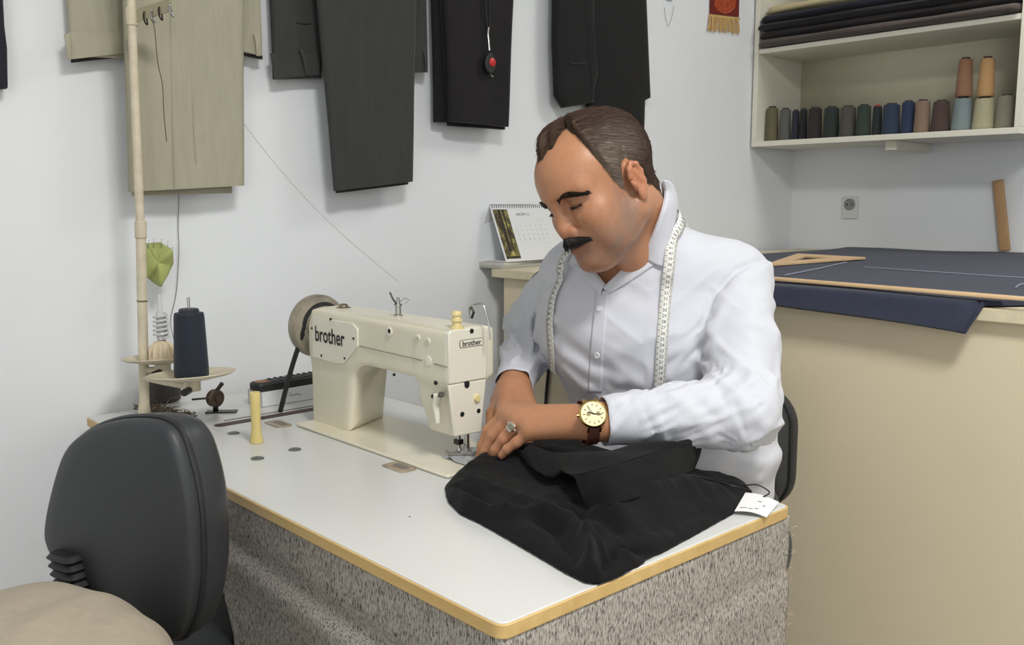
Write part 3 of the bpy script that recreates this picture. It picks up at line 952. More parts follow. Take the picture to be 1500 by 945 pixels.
MB().prism([(0, 0), (CWd, 0), (CWd, CHt), (0, CHt)], axes(o2, e, bk, e.cross(bk)), .002).build('back_page', M_page, cal, smooth=False)
MB().prism([(0, 0), (CWd, 0), (CWd, .086), (0, .086)], axes(cb0 - nn * .004, e, -nn, Vector((0, 0, 1))), .002).build('base_card', M_page, cal, smooth=False)
def wood_picture():
    k = NT('woodland_print')
    v = k.coords()
    f = k.noise(v, 42, 6, 0.65)
    c = k.ramp(f, [(0.32, rgb(34, 28, 22)), (0.46, rgb(84, 74, 44)), (0.55, rgb(128, 118, 66)), (0.68, rgb(196, 190, 110))])
    k.l(c, k.b.inputs['Base Color']); k.b.inputs['Roughness'].default_value = .45
    return k.m
page('picture', wood_picture(), .006, .070, .008, CHt - .012, .0018, .0004, fpg)
M_trunk = mat('print_brown', (46, 34, 28), .5)
for x0, x1 in ((.026, .038), (.046, .052)):
    page('printed_trunk', M_trunk, x0, x1, .03 if x0 < .04 else .05, CHt - .012, .0022, .0003, fpg)
page('picture_caption', M_trunk, .008, .062, .010, .016, .0022, .0003, fpg)
lettering('EKİM 2', 'month_lettering', M_greyink, fpg, cb0 + e * .135 + upc * (CHt - .027) + nn_p * .0023, e, upc, .058, .0100, 0.0)
dm = MB()
for r in range(6):
    for c in range(7):
        if r == 0 and c < 3: continue
        vs, fs = text_mesh(str(max(1, (r * 7 + c - 2) % 32)), .0058, 0.0, 0.0)
        o = cb0 + e * (.09 + .0225 * c) + upc * (CHt - .050 - .0145 * r) + nn_p * .0023
        dm.add(vs, fs, axes(o, e, upc, nn_p))
tag(dm.build('date_grid', M_greyink, fpg, smooth=False), kind='stuff')
cw = MB()
for i in range(30):
    q = topl + e * (CWd * (i + .5) / 30)
    ring = [q + (nn * math.cos(t) + Vector((0, 0, 1)) * math.sin(t)) * .0058 - upc * .002 for t in np.linspace(0, 2 * PI, 11)[:-1]]
    cw.tube(ring, .0009, 5, True)
tag(cw.build('wire_binding', M_darkmetal, cal), kind='stuff')
pb = onz(738, 388, CZ); 
M_papers = mat('grey_paper', (196, 194, 186), 0.85, var=.06, vscale=40)
pq = [onz(726, 387, CZ), onz(790, 397, CZ)]
o = Vector((cb0.x + .002, cb0.y - .012, CZ + .0003))
tag(MB().prism(rounded(.25, .12, .004, 2, .118, .062), axes(o, e, -nn, (0, 0, 1)), .0085).build('notebook', mat('grey_notebook', (176, 174, 164), 0.7, var=.08), bevel=.001, origin=o), 'grey notebook lying flat beneath the desk calendar', 'notebook')
o = o + Vector((0, 0, .0086)) - e * .012 + nn * .006
tag(MB().prism(rounded(.2, .11, .002, 2, .112, .06), axes(o, (e - nn * .08), (-nn - e * .08), (0, 0, 1)), .009).build('paper_pad', M_papers, bevel=.0006, origin=o), 'pad of pale papers sandwiched between calendar and notebook', 'paper pad')

# ================================================================ THE WALL SHELF
M_shelf = mat('white_painted_board', (226, 223, 208), 0.5, var=.02, vscale=4)
SY, SX0, SX1, SZ0 = 2.53, -.112, ony(1491, 100, 2.53).x + .02, 1.423
shelf = thing('wall_shelf', 'white open wall shelf in the corner holding thread and cloth bolts', 'shelf', (.4, WY - .01, SZ0))
MB().box((SX0, SY, SZ0), (SX1, WY - .002, SZ0 + .02)).build('bottom_board', M_shelf, shelf, bevel=.0015)
ZM = ony(1372, 44, SY).z
MB().box((SX0 + .02, SY + .004, ZM), (SX1 - .02, WY - .012, ZM + .018)).build('middle_board', M_shelf, shelf, bevel=.0015)
MB().box((SX0, SY, SZ0 + .02), (SX0 + .02, WY - .002, 2.25)).build('side_board', M_shelf, shelf, bevel=.0015)
MB().box((SX1 - .02, SY, SZ0 + .02), (SX1, WY - .002, 2.25)).build('side_board', M_shelf, shelf, bevel=.0015)
MB().box((SX0 + .02, WY - .012, SZ0 + .02), (SX1 - .02, WY - .002, 2.25)).build('back_board', mat('cream_back_board', (228, 222, 198), .55, var=.02), shelf)
MB().box((SX0, SY, 2.25), (SX1, WY - .002, 2.27)).build('top_board', M_shelf, shelf, bevel=.0015)
q = ony(1308, 214, 2.60)
MB().box((q.x - .018, 2.58, SZ0 - .032), (q.x + .022, WY - .002, SZ0)).build('bracket_block', M_shelf, shelf, bevel=.0015)
# bolts of cloth
def bolt(name, z, y, w, h, x0, x1, m, label):
    def f(u, v):
        a = v * 2 * PI
        ca, sa_ = math.cos(a), math.sin(a)
        sg = lambda s, k: math.copysign(abs(s) ** k, s)
        x = x0 + (x1 - x0) * u
        k_ = 1 + .02 * math.sin(9 * u + a * 2) 
        sag = -.006 * math.sin(PI * u) * 0
        end = 1 if 0 < u < 1 else .88
        return (x + .004 * math.sin(3 * a), y + w * sg(ca, .7) * k_ * end, z + sag + h * sg(sa_, .6) * end + .0015 * math.sin(14 * u + 3 * a))
    b = MB().sheet(f, 60, 32)
    o = b.build(name, m, origin=(.4, y, z - h), angle=60)
    # close the ends
    bm = bmesh.new(); bm.from_mesh(o.data)
    bmesh.ops.remove_doubles(bm, verts=bm.verts, dist=1e-6)
    bmesh.ops.holes_fill(bm, edges=[e_ for e_ in bm.edges if e_.is_boundary], sides=0)
    bmesh.ops.recalc_face_normals(bm, faces=bm.faces)
    bm.to_mesh(o.data); bm.free()
    o.data.polygons.foreach_set('use_smooth', [True] * len(o.data.polygons))
    return tag(o, label, 'cloth bolt', 'cloth bolts on the wall shelf')
zb = ZM + .018
for nm, z, y, h, col, lab, x0 in (
    ('cloth_bolt', zb + .0168, 2.585, .0145, (86, 78, 74), 'dark brown grey cloth bolt lowest in the pile on the shelf', -.078),
    ('cloth_bolt', zb + .0482, 2.600, .0132, (50, 45, 46), 'black brown cloth bolt second from the bottom of the shelf pile', -.084),
    ('cloth_bolt', zb + .0768, 2.585, .0116, (40, 38, 42), 'black cloth bolt just below the topmost navy one', -.084),
    ('cloth_bolt', zb + .1070, 2.600, .0152, (38, 40, 50), 'navy black cloth bolt lying topmost of the dark bolts', -.080)):
    bolt(nm, z, y, .085, h, x0, SX1 - .028, weave_mat('bolt_cloth', col, 0.9, 500, 0.3, 0.1), lab)
bolt('cloth_bolt', zb + .107 + .0165 + .021, 2.64, .09, .0178, -.075, SX1 - .03, weave_mat('beige_bolt_cloth', (196, 184, 146), 0.9, 500, 0.3, 0.05), 'beige cloth bolt resting on top of the dark bolts')
# thread cones: one prototype, copied
def thread_cone_at(x, y, z, r, h, col, label, tip=(50, 46, 40), taper=.86, group='thread cones on the wall shelf'):
    nm = 'thread_spool'
    t = thing(nm, label, 'thread spool', (x, y, z), group)
    m = weave_mat('spool_thread', col, 0.8, 700, 0.25, 0.12, (1, 1, 40))
    if not hasattr(thread_cone_at, 'body'):
        thread_cone_at.body = [(r_, z_) for r_, z_ in ((.94, 0), (1, .03), (1, .12), (taper, .9), (taper * .97, .94), (taper * .9, .955), (.4, .955))]
        
    MB().lathe([(r * a_, h * b_) for a_, b_ in ((.94, 0), (1, .03), (1, .12), (taper, .90), (taper * .97, .935), (taper * .88, .95), (.35, .95))], Matrix.Translation((x, y, z)), 28).build('wound_thread', m, t)
    MB().lathe([(r * taper * .62, h * .94), (r * taper * .6, h), (r * taper * .5, h), (r * taper * .45, h * .95)], Matrix.Translation((x, y, z)), 24).build('cone_tip', mat('tip', tip, 0.6), t)
    return t
YS = 2.605; ZS = SZ0 + .0205
spools = [
    (308, 372, 488, (104, 98, 76), 'olive thread spool at the far left end of the shelf row', None),
    (372, 432, 495, (92, 92, 90), 'grey thread spool standing second from the left on the shelf', None),
    (433, 470, 502, (44, 46, 58), 'narrow navy thread spool third from the left on the shelf', None),
    (470, 507, 495, (38, 36, 38), 'narrow black thread spool fourth from the left on the shelf', None),
    (507, 574, 490, (50, 44, 44), 'brown black thread spool fifth from the left on the shelf', None),
    (576, 650, 487, (46, 52, 50), 'greenish black thread spool sixth from the left on the shelf', None),
    (652, 728, 484, (76, 74, 68), 'charcoal olive thread spool left of the dark green one', None),
    (729, 798, 478, (52, 62, 54), 'dark green thread spool left of the red tipped spool', None),
    (800, 845, 480, (40, 46, 46), 'narrow dark thread spool with a red tip', (170, 50, 44)),
    (846, 928, 473, (46, 56, 76), 'slate navy thread spool right of the red tipped spool', None),
    (930, 993, 460, (46, 54, 82), 'bright navy blue thread spool left of the taupe one', None),
    (995, 1067, 457, (128, 108, 94), 'taupe brown thread spool between the blue and dark brown ones', (60, 50, 44)),
    (1068, 1160, 458, (72, 58, 54), 'dark chocolate thread spool left of the blue grey one', None),
    (1161, 1258, 445, (118, 130, 132), 'blue grey thread spool carrying a brown spool on top', None),
    (1256, 1360, 445, (160, 156, 128), 'sage thread spool carrying a tan spool on top', None),
    (1360, 1456, 432, (128, 122, 108), 'grey olive thread spool at the right end of the shelf', None)]
for a_, b_, top_, col, lab, tip in spools:
    uu = 1020 + (a_ + b_) / 2 / 3.125
    q = ony(uu, 200, YS)
    r = (b_ - a_) / 2 / 3.125 / FPX * (q - CAM).dot(FWD) * (.90 if a_ < 380 else .97 if b_ < 1100 else .93)
    botv = (645 - (a_ + b_) / 2 * .045 + 16) / 3.125 - 2
    h = ony(uu, top_ / 3.125, YS).z - ZS
    thread_cone_at(q.x + (.006 if a_ == 308 else 0), YS + random.uniform(-.004, .004), ZS, r, h, col, lab, tip or (58, 54, 50), .90 if b_ < 1100 else .80)
    if 'carrying' in lab:
        c2 = (138, 102, 80) if 'brown' in lab else (174, 138, 94)
        l2 = 'brown thread spool stacked on the blue grey spool' if 'brown' in lab else 'tan thread spool stacked on top of the sage spool'
        z2 = ZS + h + .0006
        h2 = ony(uu, (266 if 'brown' in lab else 262) / 3.125, YS).z - z2
        thread_cone_at(q.x + .002, YS, z2, .0265, h2, c2, l2, (54, 40, 32), .80)

# ================================================================ GARMENTS HUNG ON THE LEFT WALL
def cloth_panel(px, x, th, wave=.003, nu=36, nv=44, edge=.006, seed=0, lean=0.0):
    """thick hanging panel: px = four photo-measured corners TL TR BR BL carried onto the plane X=x"""
    TL, TR, BR, BL = [onx(u, v, x) for u, v in px]
    def f(u, v):
        p = (TL * (1 - u) + TR * u) * (1 - v) + (BL * (1 - u) + BR * u) * v
        off = wave * (math.sin(u * 9 + seed) * .7 + math.sin(u * 17 + seed * 2 + v * 1.5) * .3) * (.35 + .65 * v)
        off += wave * .8 * math.sin(v * 7 + u * 5 + seed * 3) * .5
        return (p + Vector((off + lean * v, 0, 0)), Vector((1, 0, 0)))
    def T(u, v):
        k = (1 - abs(2 * u - 1) ** 10) ** .5 if abs(2 * u - 1) < 1 else 0
        return edge + (th - edge) * k
    return MB().slab(f, nu, nv, T)

def trousers(name, label, m, waist_px, legs, mlin, loops=(), band=None, XW=WX + .022, hanger=None):
    """folded over a bar: the waist half behind against the wall, the legs in front"""
    ref = onx(legs[0][0][3][0], legs[0][0][3][1], XW)
    t = thing(name, label, 'trousers', (WX, ref.y, ref.z), 'trousers hung on the left wall')
    if waist_px:
        for px, xx in waist_px:
            cloth_panel(px, xx, .022, .002, seed=3).build('seat_panel', m, t, angle=70)
    for k, (px, xx, th) in enumerate(legs):
        cloth_panel(px, xx, th, .0035, seed=k * 2 + 1).build('leg', m, t, angle=70)
    for px, xx in (band or ()):
        cloth_panel(px, xx, .007, .0012, 20, 6, .003).build('waistband', m, t, angle=70)
        if mlin is not None:
            lo = [px[3], px[2], (px[2][0], px[2][1] + 5), (px[3][0], px[3][1] + 5)]
            cloth_panel(lo, xx - .012, .012, .001, 16, 3, .004).build('waist_lining', mlin, t, angle=70)
    for (u0, v0, u1, v1), xx in loops:
        a, b = onx(u0, v0, xx), onx(u1, v1, xx)
        MB().slab(lambda u, v: (a + (b - a) * v + Vector((.004 * math.sin(PI * v), (u - .5) * .009, 0)), (1, 0, 0)), 2, 8, .002).build('belt_loop', m, t)
    if hanger is not None:
        u0, u1, xx = hanger
        a, b = onx(u0, -76, xx), onx(u1, -76, xx)
        hb = MB().cyl(a, b, .008)
        hp = (a + b) / 2
        hb.tube([hp, hp + Vector((0, 0, .05)), hp + Vector((-.03, 0, .075)), (WX + .004, hp.y, hp.z + .075)], .003, 8)
        hb.build('hanger', M_darkmetal, t)
    return t
M_khaki = weave_mat('khaki_wool', (168, 163, 143), 0.85, 800, 0.25, 0.06, (1, 1, .15), fold=.12)
M_lin_dark = mat('dark_lining', (46, 40, 38), 0.9)
tk = trousers('hanging_trousers', 'khaki trousers folded over a hanger behind the thread stand pole', M_khaki,
    [([(92, -80), (190, -80), (186, 86), (103, 84)], WX + .03), ([(345, -80), (378, -80), (383, 82), (350, 78)], WX + .03)],
    [([(176, -80), (346, -80), (339, 283), (193, 287)], WX + .052, .02), ([(178, -80), (357, -80), (357, 272), (188, 281)], WX + .078, .02)],
    M_lin_dark,
    [((97, 50, 101, 86), WX + .05), ((374, 50, 378, 82), WX + .05)],
    [([(98, 48), (184, 47), (184, 78), (104, 87)], WX + .044), ([(352, 36), (381, 38), (384, 82), (352, 75)], WX + .044)], hanger=(185, 350, WX + .06))
for pts in (((277, -60), (279, 80), (283, 170), (288, 240)), ((249, -60), (252, 140), (256, 275))):
    MB().tube(spline([onx(u, v, WX + .0895) for u, v in pts], 14), .0012, 5).build('crease', M_khaki, tk)
M_grey = weave_mat('charcoal_wool', (58, 60, 58), 0.85, 800, 0.25, 0.1, (1, 1, .15), fold=.12)
tgry = trousers('hanging_trousers', 'charcoal grey trousers with long legs hanging above the sewing machine', M_grey,
    [([(392, -80), (475, -80), (470, 115), (400, 116)], WX + .03), ([(600, -80), (622, -80), (625, 104), (603, 106)], WX + .03)],
    [([(465, -80), (605, -80), (597, 270), (492, 283)], WX + .052, .02), ([(458, -80), (611, -80), (604, 266), (489, 280)], WX + .078, .02)],
    None, [((441, 72, 450, 110), WX + .05), ((622, 76, 624, 106), WX + .05)],
    [([(396, 78), (468, 80), (469, 110), (402, 116)], WX + .044), ([(600, 62), (625, 66), (626, 106), (602, 106)], WX + .044)], hanger=(470, 605, WX + .06))
MB().tube(spline([onx(u, v, WX + .043) for u, v in ((434, 33), (445, 35), (455, 34))], 6), .0016, 5).build('pocket_slit', M_black, tgry)
M_blackwool = weave_mat('black_wool', (29, 27, 28), 0.85, 800, 0.2, 0.1, fold=.1)
trousers('hanging_trousers', 'black folded trousers with a lanyard hung in front of them', M_blackwool, None,
    [([(630, -80), (700, -80), (700, 180), (635, 179)], WX + .03, .022), ([(640, -80), (756, -80), (739, 190), (655, 184)], WX + .05, .02), ([(648, -80), (754, -80), (743, 186), (659, 178)], WX + .07, .018)], None, hanger=(645, 750, WX + .05))
M_jet = weave_mat('jet_black_wool', (26, 25, 26), 0.85, 800, 0.2, 0.1, fold=.1)
tj = thing('hanging_jacket', 'black jacket on the wall behind the man\'s head', 'jacket', (WX, onx(880, 100, WX).y, 1.5), None)
def jacket_fn(px, nseg=24):
    P = spline([onx(u, v, 0) for u, v in px], nseg)
    return P
def outline_panel(px, x, th, m, name, parent, bulge=.008):
    """padded panel with a free outline (photo-measured, carried onto X=x)"""
    pts = [onx(u, v, x) for u, v in px]
    loop = []
    N = len(pts)
    for i in range(N):
        a0, a1, a2, a3 = pts[i - 1], pts[i], pts[(i + 1) % N], pts[(i + 2) % N]
        for t in (0, .25, .5, .75):
            loop.append(a1 * (1 - t) + a2 * t)
    c = sum(loop, Vector()) / len(loop)
    vs, fs = [], []
    K = [(1, -.5), (1.0, .0), (.985, .5), (.93, .8), (.8, 1.0), (.5, 1.1), (.25, 1.15)]
    n = len(loop)
    for s, h in K:
        for q in loop:
            p = c + (q - c) * s
            vs.append((x + h * th, p.y, p.z))
    for j in range(len(K) - 1):
        for i in range(n):
            k = (i + 1) % n
            fs.append((j * n + i, j * n + k, (j + 1) * n + k, (j + 1) * n + i))
    fs.append(tuple((len(K) - 1) * n + i for i in range(n)))
    fs.append(tuple(range(n))[::-1])
    return MB().add(vs, fs).build(name, m, parent, angle=70)
outline_panel([(812, -80), (870, -80), (868, 60), (868, 150), (850, 154), (824, 158), (813, 140), (810, 60)], WX + .05, .014, M_jet, 'sleeve', tj)
outline_panel([(838, -80), (941, -80), (945, 0), (951, 144), (943, 148), (941, 215), (862, 225), (860, 120), (850, 40)], WX + .03, .016, M_jet, 'body_panel', tj)
MB().tube(spline([onx(u, v, WX + .068) for u, v in ((834, 92), (846, 94), (858, 92))], 6), .002, 5).build('cuff_slit', M_black, tj)
outline_panel([(848, -80), (866, -80), (868, 40), (874, 110), (866, 148), (858, 100), (852, 20)], WX + .058, .008, M_jet, 'lapel', tj)
hp = onx(890, -76, WX + .03)
MB().tube([(WX + .003, hp.y, hp.z + .03), (WX + .02, hp.y, hp.z + .03), (WX + .03, hp.y, hp.z)], .004, 8).build('hook', M_darkmetal, tj)
tl_ = thing('hanging_garment', 'dark navy garment hanging at the far left edge of the wall', 'garment', (WX, onx(-20, 60, WX).y, 1.4), None)
outline_panel([(-90, -80), (3, -80), (3, 0), (5, 40), (9, 72), (10, 130), (-80, 140)], WX + .03, .018, weave_mat('dark_navy_wool', (40, 40, 50), .85, 800, .2, .1), 'garment_body', tl_)
hp = onx(-40, -76, WX + .03)
MB().tube([(WX + .003, hp.y, hp.z + .03), (WX + .02, hp.y, hp.z + .03), (WX + .03, hp.y, hp.z)], .004, 8).build('hook', M_darkmetal, tl_)

# lanyard with a black counter that carries a red button
LX = WX + .094
lan = thing('lanyard', 'black lanyard with a red button fob in front of black trousers', 'lanyard', onx(716, 95, LX))
M_cordblack = mat('black_cord', (26, 26, 28), .7)
MB().tube(spline([onx(u, v, LX - .005) for u, v in ((709, -78), (711, 0), (714, 40), (716, 46))], 16), .0022, 6).build('cord', M_cordblack, lan)
MB().tube(spline([onx(u, v, LX - .005) for u, v in ((719, -78), (718, 0), (717, 40), (716, 46))], 16), .0022, 6).build('cord', M_cordblack, lan)
MB().tube(spline([onx(u, v, LX - .004) for u, v in ((716, 40), (715, 50), (716, 60), (717, 74))], 10), .0026, 6).build('clip', M_steel, lan)
fc = onx(717, 93, LX)
Mf = axes(fc, (0, 1, 0), (0, 0, 1), (1, 0, 0))
fob = [( .0205 * math.cos(a) * (1 - .15 * max(0, math.sin(a))), .029 * math.sin(a)) for a in np.linspace(0, 2 * PI, 29)[:-1]]
MB().prism(fob, Mf @ Matrix.Translation((0, 0, -.006)), .014).build('fob_body', M_black, lan, bevel=.004, bseg=3)
MB().lathe([(.0115, 0), (.0115, .0015), (.008, .0032), (0, .004)], Mf @ Matrix.Translation((.004, .003, .0075)), 24).build('red_button', mat('red_plastic', (196, 40, 44), .35), lan)
MB().tube([onx(717, 106, LX + .004), onx(719, 111, LX + .004), onx(722, 112, LX + .004)], .002, 6).build('metal_tab', M_steel, lan)

# pennant with gold fringe
pen = thing('hanging_pennant', 'dark red pennant with orange crest and gold fringe on the wall', 'pennant', onx(1060, 25, WX + .004))
PXp = WX + .006
A, B, C_, D_ = [onx(u, v, PXp) for u, v in ((1042, -70), (1084, -70), (1082, 25), (1040, 20))]
M_red = weave_mat('dark_red_satin', (112, 34, 28), .55, 500, .2, .15)
MB().slab(lambda u, v: ((A * (1 - u) + B * u) * (1 - v) + (D_ * (1 - u) + C_ * u) * v, (1, 0, 0)), 8, 16, .003).build('banner', M_red, pen)
M_orange = weave_mat('orange_embroidery', (204, 104, 58), .7, 500, .3, .15)
M_rust = weave_mat('rust_satin', (166, 70, 40), .6, 500, .2, .15)
def on_pen(u, v, x=PXp): return onx(u, v, x)
crest = [(1049, -12), (1078, -8), (1076, 11), (1070, 17), (1062, 20), (1052, 15), (1047, 8)]
cp = [on_pen(u, v) for u, v in crest]
MB().prism([(q.y, q.z) for q in cp], Matrix(((0, 0, 1, PXp + .001), (1, 0, 0, 0), (0, 1, 0, 0), (0, 0, 0, 1))), .0012).build('crest_field', M_rust, pen)
for pts in (crest + crest[:1], ((1052, 6), (1057, 12), (1062, 14), (1069, 11), (1073, 6)), ((1062, 20), (1061, 4)), ((1054, -3), (1060, 3), (1066, 2), (1070, -4))):
    MB().tube([on_pen(u, v, PXp + .0024) for u, v in pts], .0013, 6).build('crest_stitching', M_orange, pen)
fr0, fr1 = on_pen(1039, 21), on_pen(1083, 26)
M_gold = mat('gold_fringe', (206, 170, 108), .6, var=.2, vscale=300)
MB().slab(lambda u, v: (fr0 + (fr1 - fr0) * u + Vector((.001, 0, -.008 * v)), (1, 0, 0)), 8, 2, .005).build('fringe_band', M_gold, pen)
frm = MB()
for i in range(110):
    t = random.random()
    a_ = fr0 + (fr1 - fr0) * t + Vector((.001 + random.uniform(-.002, .003), 0, -.006))
    L_ = .05 + random.uniform(-.006, .006)
    sp2 = (t - .5) * .016
    b_ = a_ + Vector((random.uniform(-.002, .004), sp2 + random.uniform(-.002, .002), -L_))
    frm.tube([a_, (a_ + b_) / 2 + Vector((.002, random.uniform(-.001, .001), 0)), b_], .0011, 5)
tag(frm.build('fringe', M_gold, pen), kind='stuff')
q0 = on_pen(1063, -66); 
# pale blue charm above, with its loop of string
ch = thing('hanging_charm', 'pale blue tag with a string loop taped high on wall', 'charm', onx(980, 0, WX + .003))
MB().prism(rounded(.033, .12, .004, 3), axes(onx(980, -25, WX + .001), (0, 1, 0), (0, 0, 1), (1, 0, 0)), .002).build('blue_tag', mat('pale_blue_card', (156, 172, 182), .6), ch)
MB().tube(spline([onx(u, v, WX + .003) for u, v in ((973, 10), (975, 25), (978, 38), (981, 34), (985, 22), (987, 8))], 20), .0006, 5).build('string_loop', M_greyink, ch)

# ================================================================ OFFICE CHAIRS
M_vinyl = mat('black_vinyl', (50, 52, 55), 0.42, var=.05, vscale=12, bump=.12, bscale=700, bdist=.0004, spec=.45)
M_shellplastic = mat('charcoal_shell', (46, 48, 51), 0.5, var=.03, bump=.1, bscale=500, bdist=.0004)
M_chairmetal = mat('black_chair_metal', (34, 33, 33), 0.45, .3)
M_piping = mat('black_piping', (34, 35, 37), .4)
def star_base(t, c, z_seat, R=.27):
    MB().cyl((c.x, c.y, .09), (c.x, c.y, z_seat - .03), .025, .02).build('gas_post', M_chairmetal, t)
    MB().lathe([(.045, .06), (.045, .11), (.03, .125)], Matrix.Translation((c.x, c.y, 0)), 24).build('hub', M_chairmetal, t)
    for k in range(5):
        a = k * 2 * PI / 5 + .3
        d_ = Vector((math.cos(a), math.sin(a), 0))
        lg = MB().tube([Vector((c.x, c.y, .09)) + d_ * .03, Vector((c.x, c.y, .08)) + d_ * R * .55, Vector((c.x, c.y, .062)) + d_ * R], [.02, .017, .013], 8).build('leg', M_chairmetal, t)
        w_ = Vector((c.x, c.y, .028)) + d_ * (R - .005)
        sd_ = Vector((-d_.y, d_.x, 0))
        MB().cyl(w_ - sd_ * .018, w_ + sd_ * .018, .027, seg=18).build('caster', M_black, lg, bevel=.004)
def pad_mesh(outline, Mx, prof):
    """outline in local xy; prof = list of (scale, height) rings"""
    n = len(outline)
    cx = sum(p[0] for p in outline) / n; cy = sum(p[1] for p in outline) / n
    vs, fs = [], []
    for s, h in prof:
        for x, y in outline:
            vs.append((cx + (x - cx) * s, cy + (y - cy) * s, h))
    for j in range(len(prof) - 1):
        for i in range(n):
            k = (i + 1) % n
            fs.append((j * n + i, j * n + k, (j + 1) * n + k, (j + 1) * n + i))
    fs.append(tuple(range(n))[::-1]); fs.append(tuple((len(prof) - 1) * n + i for i in range(n)))
    return MB().add(vs, fs, Mx)
def smooth_loop(pts, n):
    P = [np.array(p, float) for p in pts]
    m = len(P); out = []
    for k in range(n):
        t = k / n * m; i = int(t); t -= i
        a, b, c, d = P[(i - 1) % m], P[i], P[(i + 1) % m], P[(i + 2) % m]
        q = 0.5 * ((2 * b) + (c - a) * t + (2 * a - 5 * b + 4 * c - d) * t * t + (3 * b - a - 3 * c + d) * t ** 3)
        out.append((q[0], q[1]))
    return out
# chair in front of the table, seen from behind; it faces the table
yaw = math.radians(17)
gdir = Vector((-math.sin(yaw), math.cos(yaw), 0)); adir = Vector((math.cos(yaw), math.sin(yaw), 0))
bc = ony(180, 770, -.185)
def on_back(u, v):
    r = ray(u, v); t = (bc - CAM).dot(gdir) / r.dot(gdir)
    q = CAM + r * t - bc
    return (q.dot(adir), q.z)
opx = [(72, 795), (71, 765), (82, 712), (100, 660), (128, 632), (165, 617), (205, 613), (236, 618), (258, 637), (274, 682), (285, 737), (289, 800), (288, 855), (279, 905), (258, 938), (210, 928), (150, 880), (90, 825)]
out_ = smooth_loop([on_back(u, v) for u, v in opx], 72)
och = thing('office_chair', 'black padded office chair pushed against the near side of the sewing table', 'office chair', (bc.x - .1, bc.y + .2, 0))
MB_ = axes(bc, adir, (0, 0, 1), -gdir)      # local z toward the camera side
pad_mesh(out_, MB_, [(.9, -.02), (.985, -.018), (1.0, -.010), (1.0, .0), (.985, .007), (.94, .011), (.8, .0145), (.5, .017), (.2, .0175)]).build('back_shell', M_shellplastic, och, angle=70)
pad_mesh(out_, MB_, [(.8, -.070), (.91, -.066), (.975, -.055), (1.005, -.040), (1.01, -.026), (1.005, -.016), (.99, -.011), (.8, -.011)]).build('back_cushion', M_vinyl, och, angle=70)
pip = [MB_ @ Vector((x * 1.004, y * 1.004, -.0105)) for x, y in out_]
MB().tube(pip, .0042, 8, True).build('piping', M_piping, och)
# accordion boot over the back bracket
bl = MB()
bq = on_back(104, 842)
b0_ = bc + adir * (bq[0] + .022) + Vector((0, 0, bq[1] + .045)) - gdir * .012
prof_pts = []
for i in range(10):
    z = -.012 * i
    for hw, dd in (((.024), .022), ((.029), .027)):
        prof_pts.append((hw, dd, z - (.006 if hw > .025 else 0)))
n = 16; vs = []; fs = []
for hw, dd, z in prof_pts:
    for x, y in rounded(hw * 2, dd * 2, .012, 3):
        vs.append(tuple(b0_ + adir * x + gdir * y + Vector((0, 0, z)) - gdir * 0 + adir * (-z * .25)))
for j in range(len(prof_pts) - 1):
    for i in range(n):
        k = (i + 1) % n
        fs.append((j * n + i, j * n + k, (j + 1) * n + k, (j + 1) * n + i))
fs.append(tuple(range(n))[::-1]); fs.append(tuple((len(prof_pts) - 1) * n + i for i in range(n)))
bl.add(vs, fs).build('bracket_boot', M_black, och, angle=20)
sc_ = bc + gdir * .27 - adir * .14; zs = .47
br = b0_ + Vector((0, 0, -.10)) + adir * .025
MB().tube(spline([br, Vector((br.x, br.y, .50)), Vector(((br.x + sc_.x) / 2, (br.y + sc_.y) / 2, .42)), Vector((sc_.x, sc_.y, .43))], 14), .018, 8).build('back_bracket', M_chairmetal, och)
so = rounded(.24, .40, .10, 6)
pad_mesh(so, axes((sc_.x, sc_.y, .43), adir, gdir, (0, 0, 1)), [(.8, 0), (.97, .004), (1.0, .02), (1.0, .04), (.96, .055), (.8, .062), (.4, .064)]).build('seat', M_vinyl, och, angle=70)
star_base(och, sc_, .46, .22)
# the man's own chair and a spare one by the counter
def simple_chair(label, cx, ycb, zt, zb_, w_, seat_y, seat_z, seat_w=.46, R=.27):
    t = thing('office_chair', label, 'office chair', (cx, seat_y, 0))
    zc = (zt + zb_) / 2
    o = rounded(w_, zt - zb_, .075, 8)
    Mx = axes((cx, ycb, zc), (1, 0, 0), (0, 0, 1), (0, -1, 0))
    pad_mesh(o, Mx, [(.9, -.032), (.975, -.03), (1, -.02), (1, -.004), (.985, .0)]).build('back_shell', M_shellplastic, t, angle=70)
    pad_mesh(o, Mx, [(.97, .0), (.99, .006), (.985, .022), (.95, .034), (.8, .04), (.4, .043)]).build('back_cushion', M_vinyl, t, angle=70)
    MB().tube([Mx @ Vector((x * .995, y * .995, .001)) for x, y in o], .004, 8, True).build('piping', M_piping, t)
    MB().tube(spline([(cx, ycb + .03, zb_ + .06), (cx, ycb + .045, zb_ - .02), (cx, ycb + .0, seat_z - .07), (cx, seat_y, seat_z - .05)], 14), .017, 8).build('back_bracket', M_chairmetal, t)
    pad_mesh(rounded(seat_w, .44, .12, 6), axes((cx, seat_y, seat_z - .065), (1, 0, 0), (0, 1, 0), (0, 0, 1)), [(.8, 0), (.97, .004), (1.0, .02), (1.0, .04), (.96, .055), (.8, .062), (.4, .065)]).build('seat', M_vinyl, t, angle=70)
    star_base(t, Vector((cx, seat_y, 0)), seat_z - .04, R)
    return t
cr = ony(1162, 610, 1.0)
simple_chair('black office chair the man is sitting on', cr.x - .215, 1.0, .835, .585, .43, .80, .425)
cq_ = ony(780, 391, 1.075)
simple_chair('black chair backrest peeking out between the man and the counter', cq_.x + .18, 1.075, cq_.z + .004, cq_.z - .20, .35, .87, .62, .32, .11)

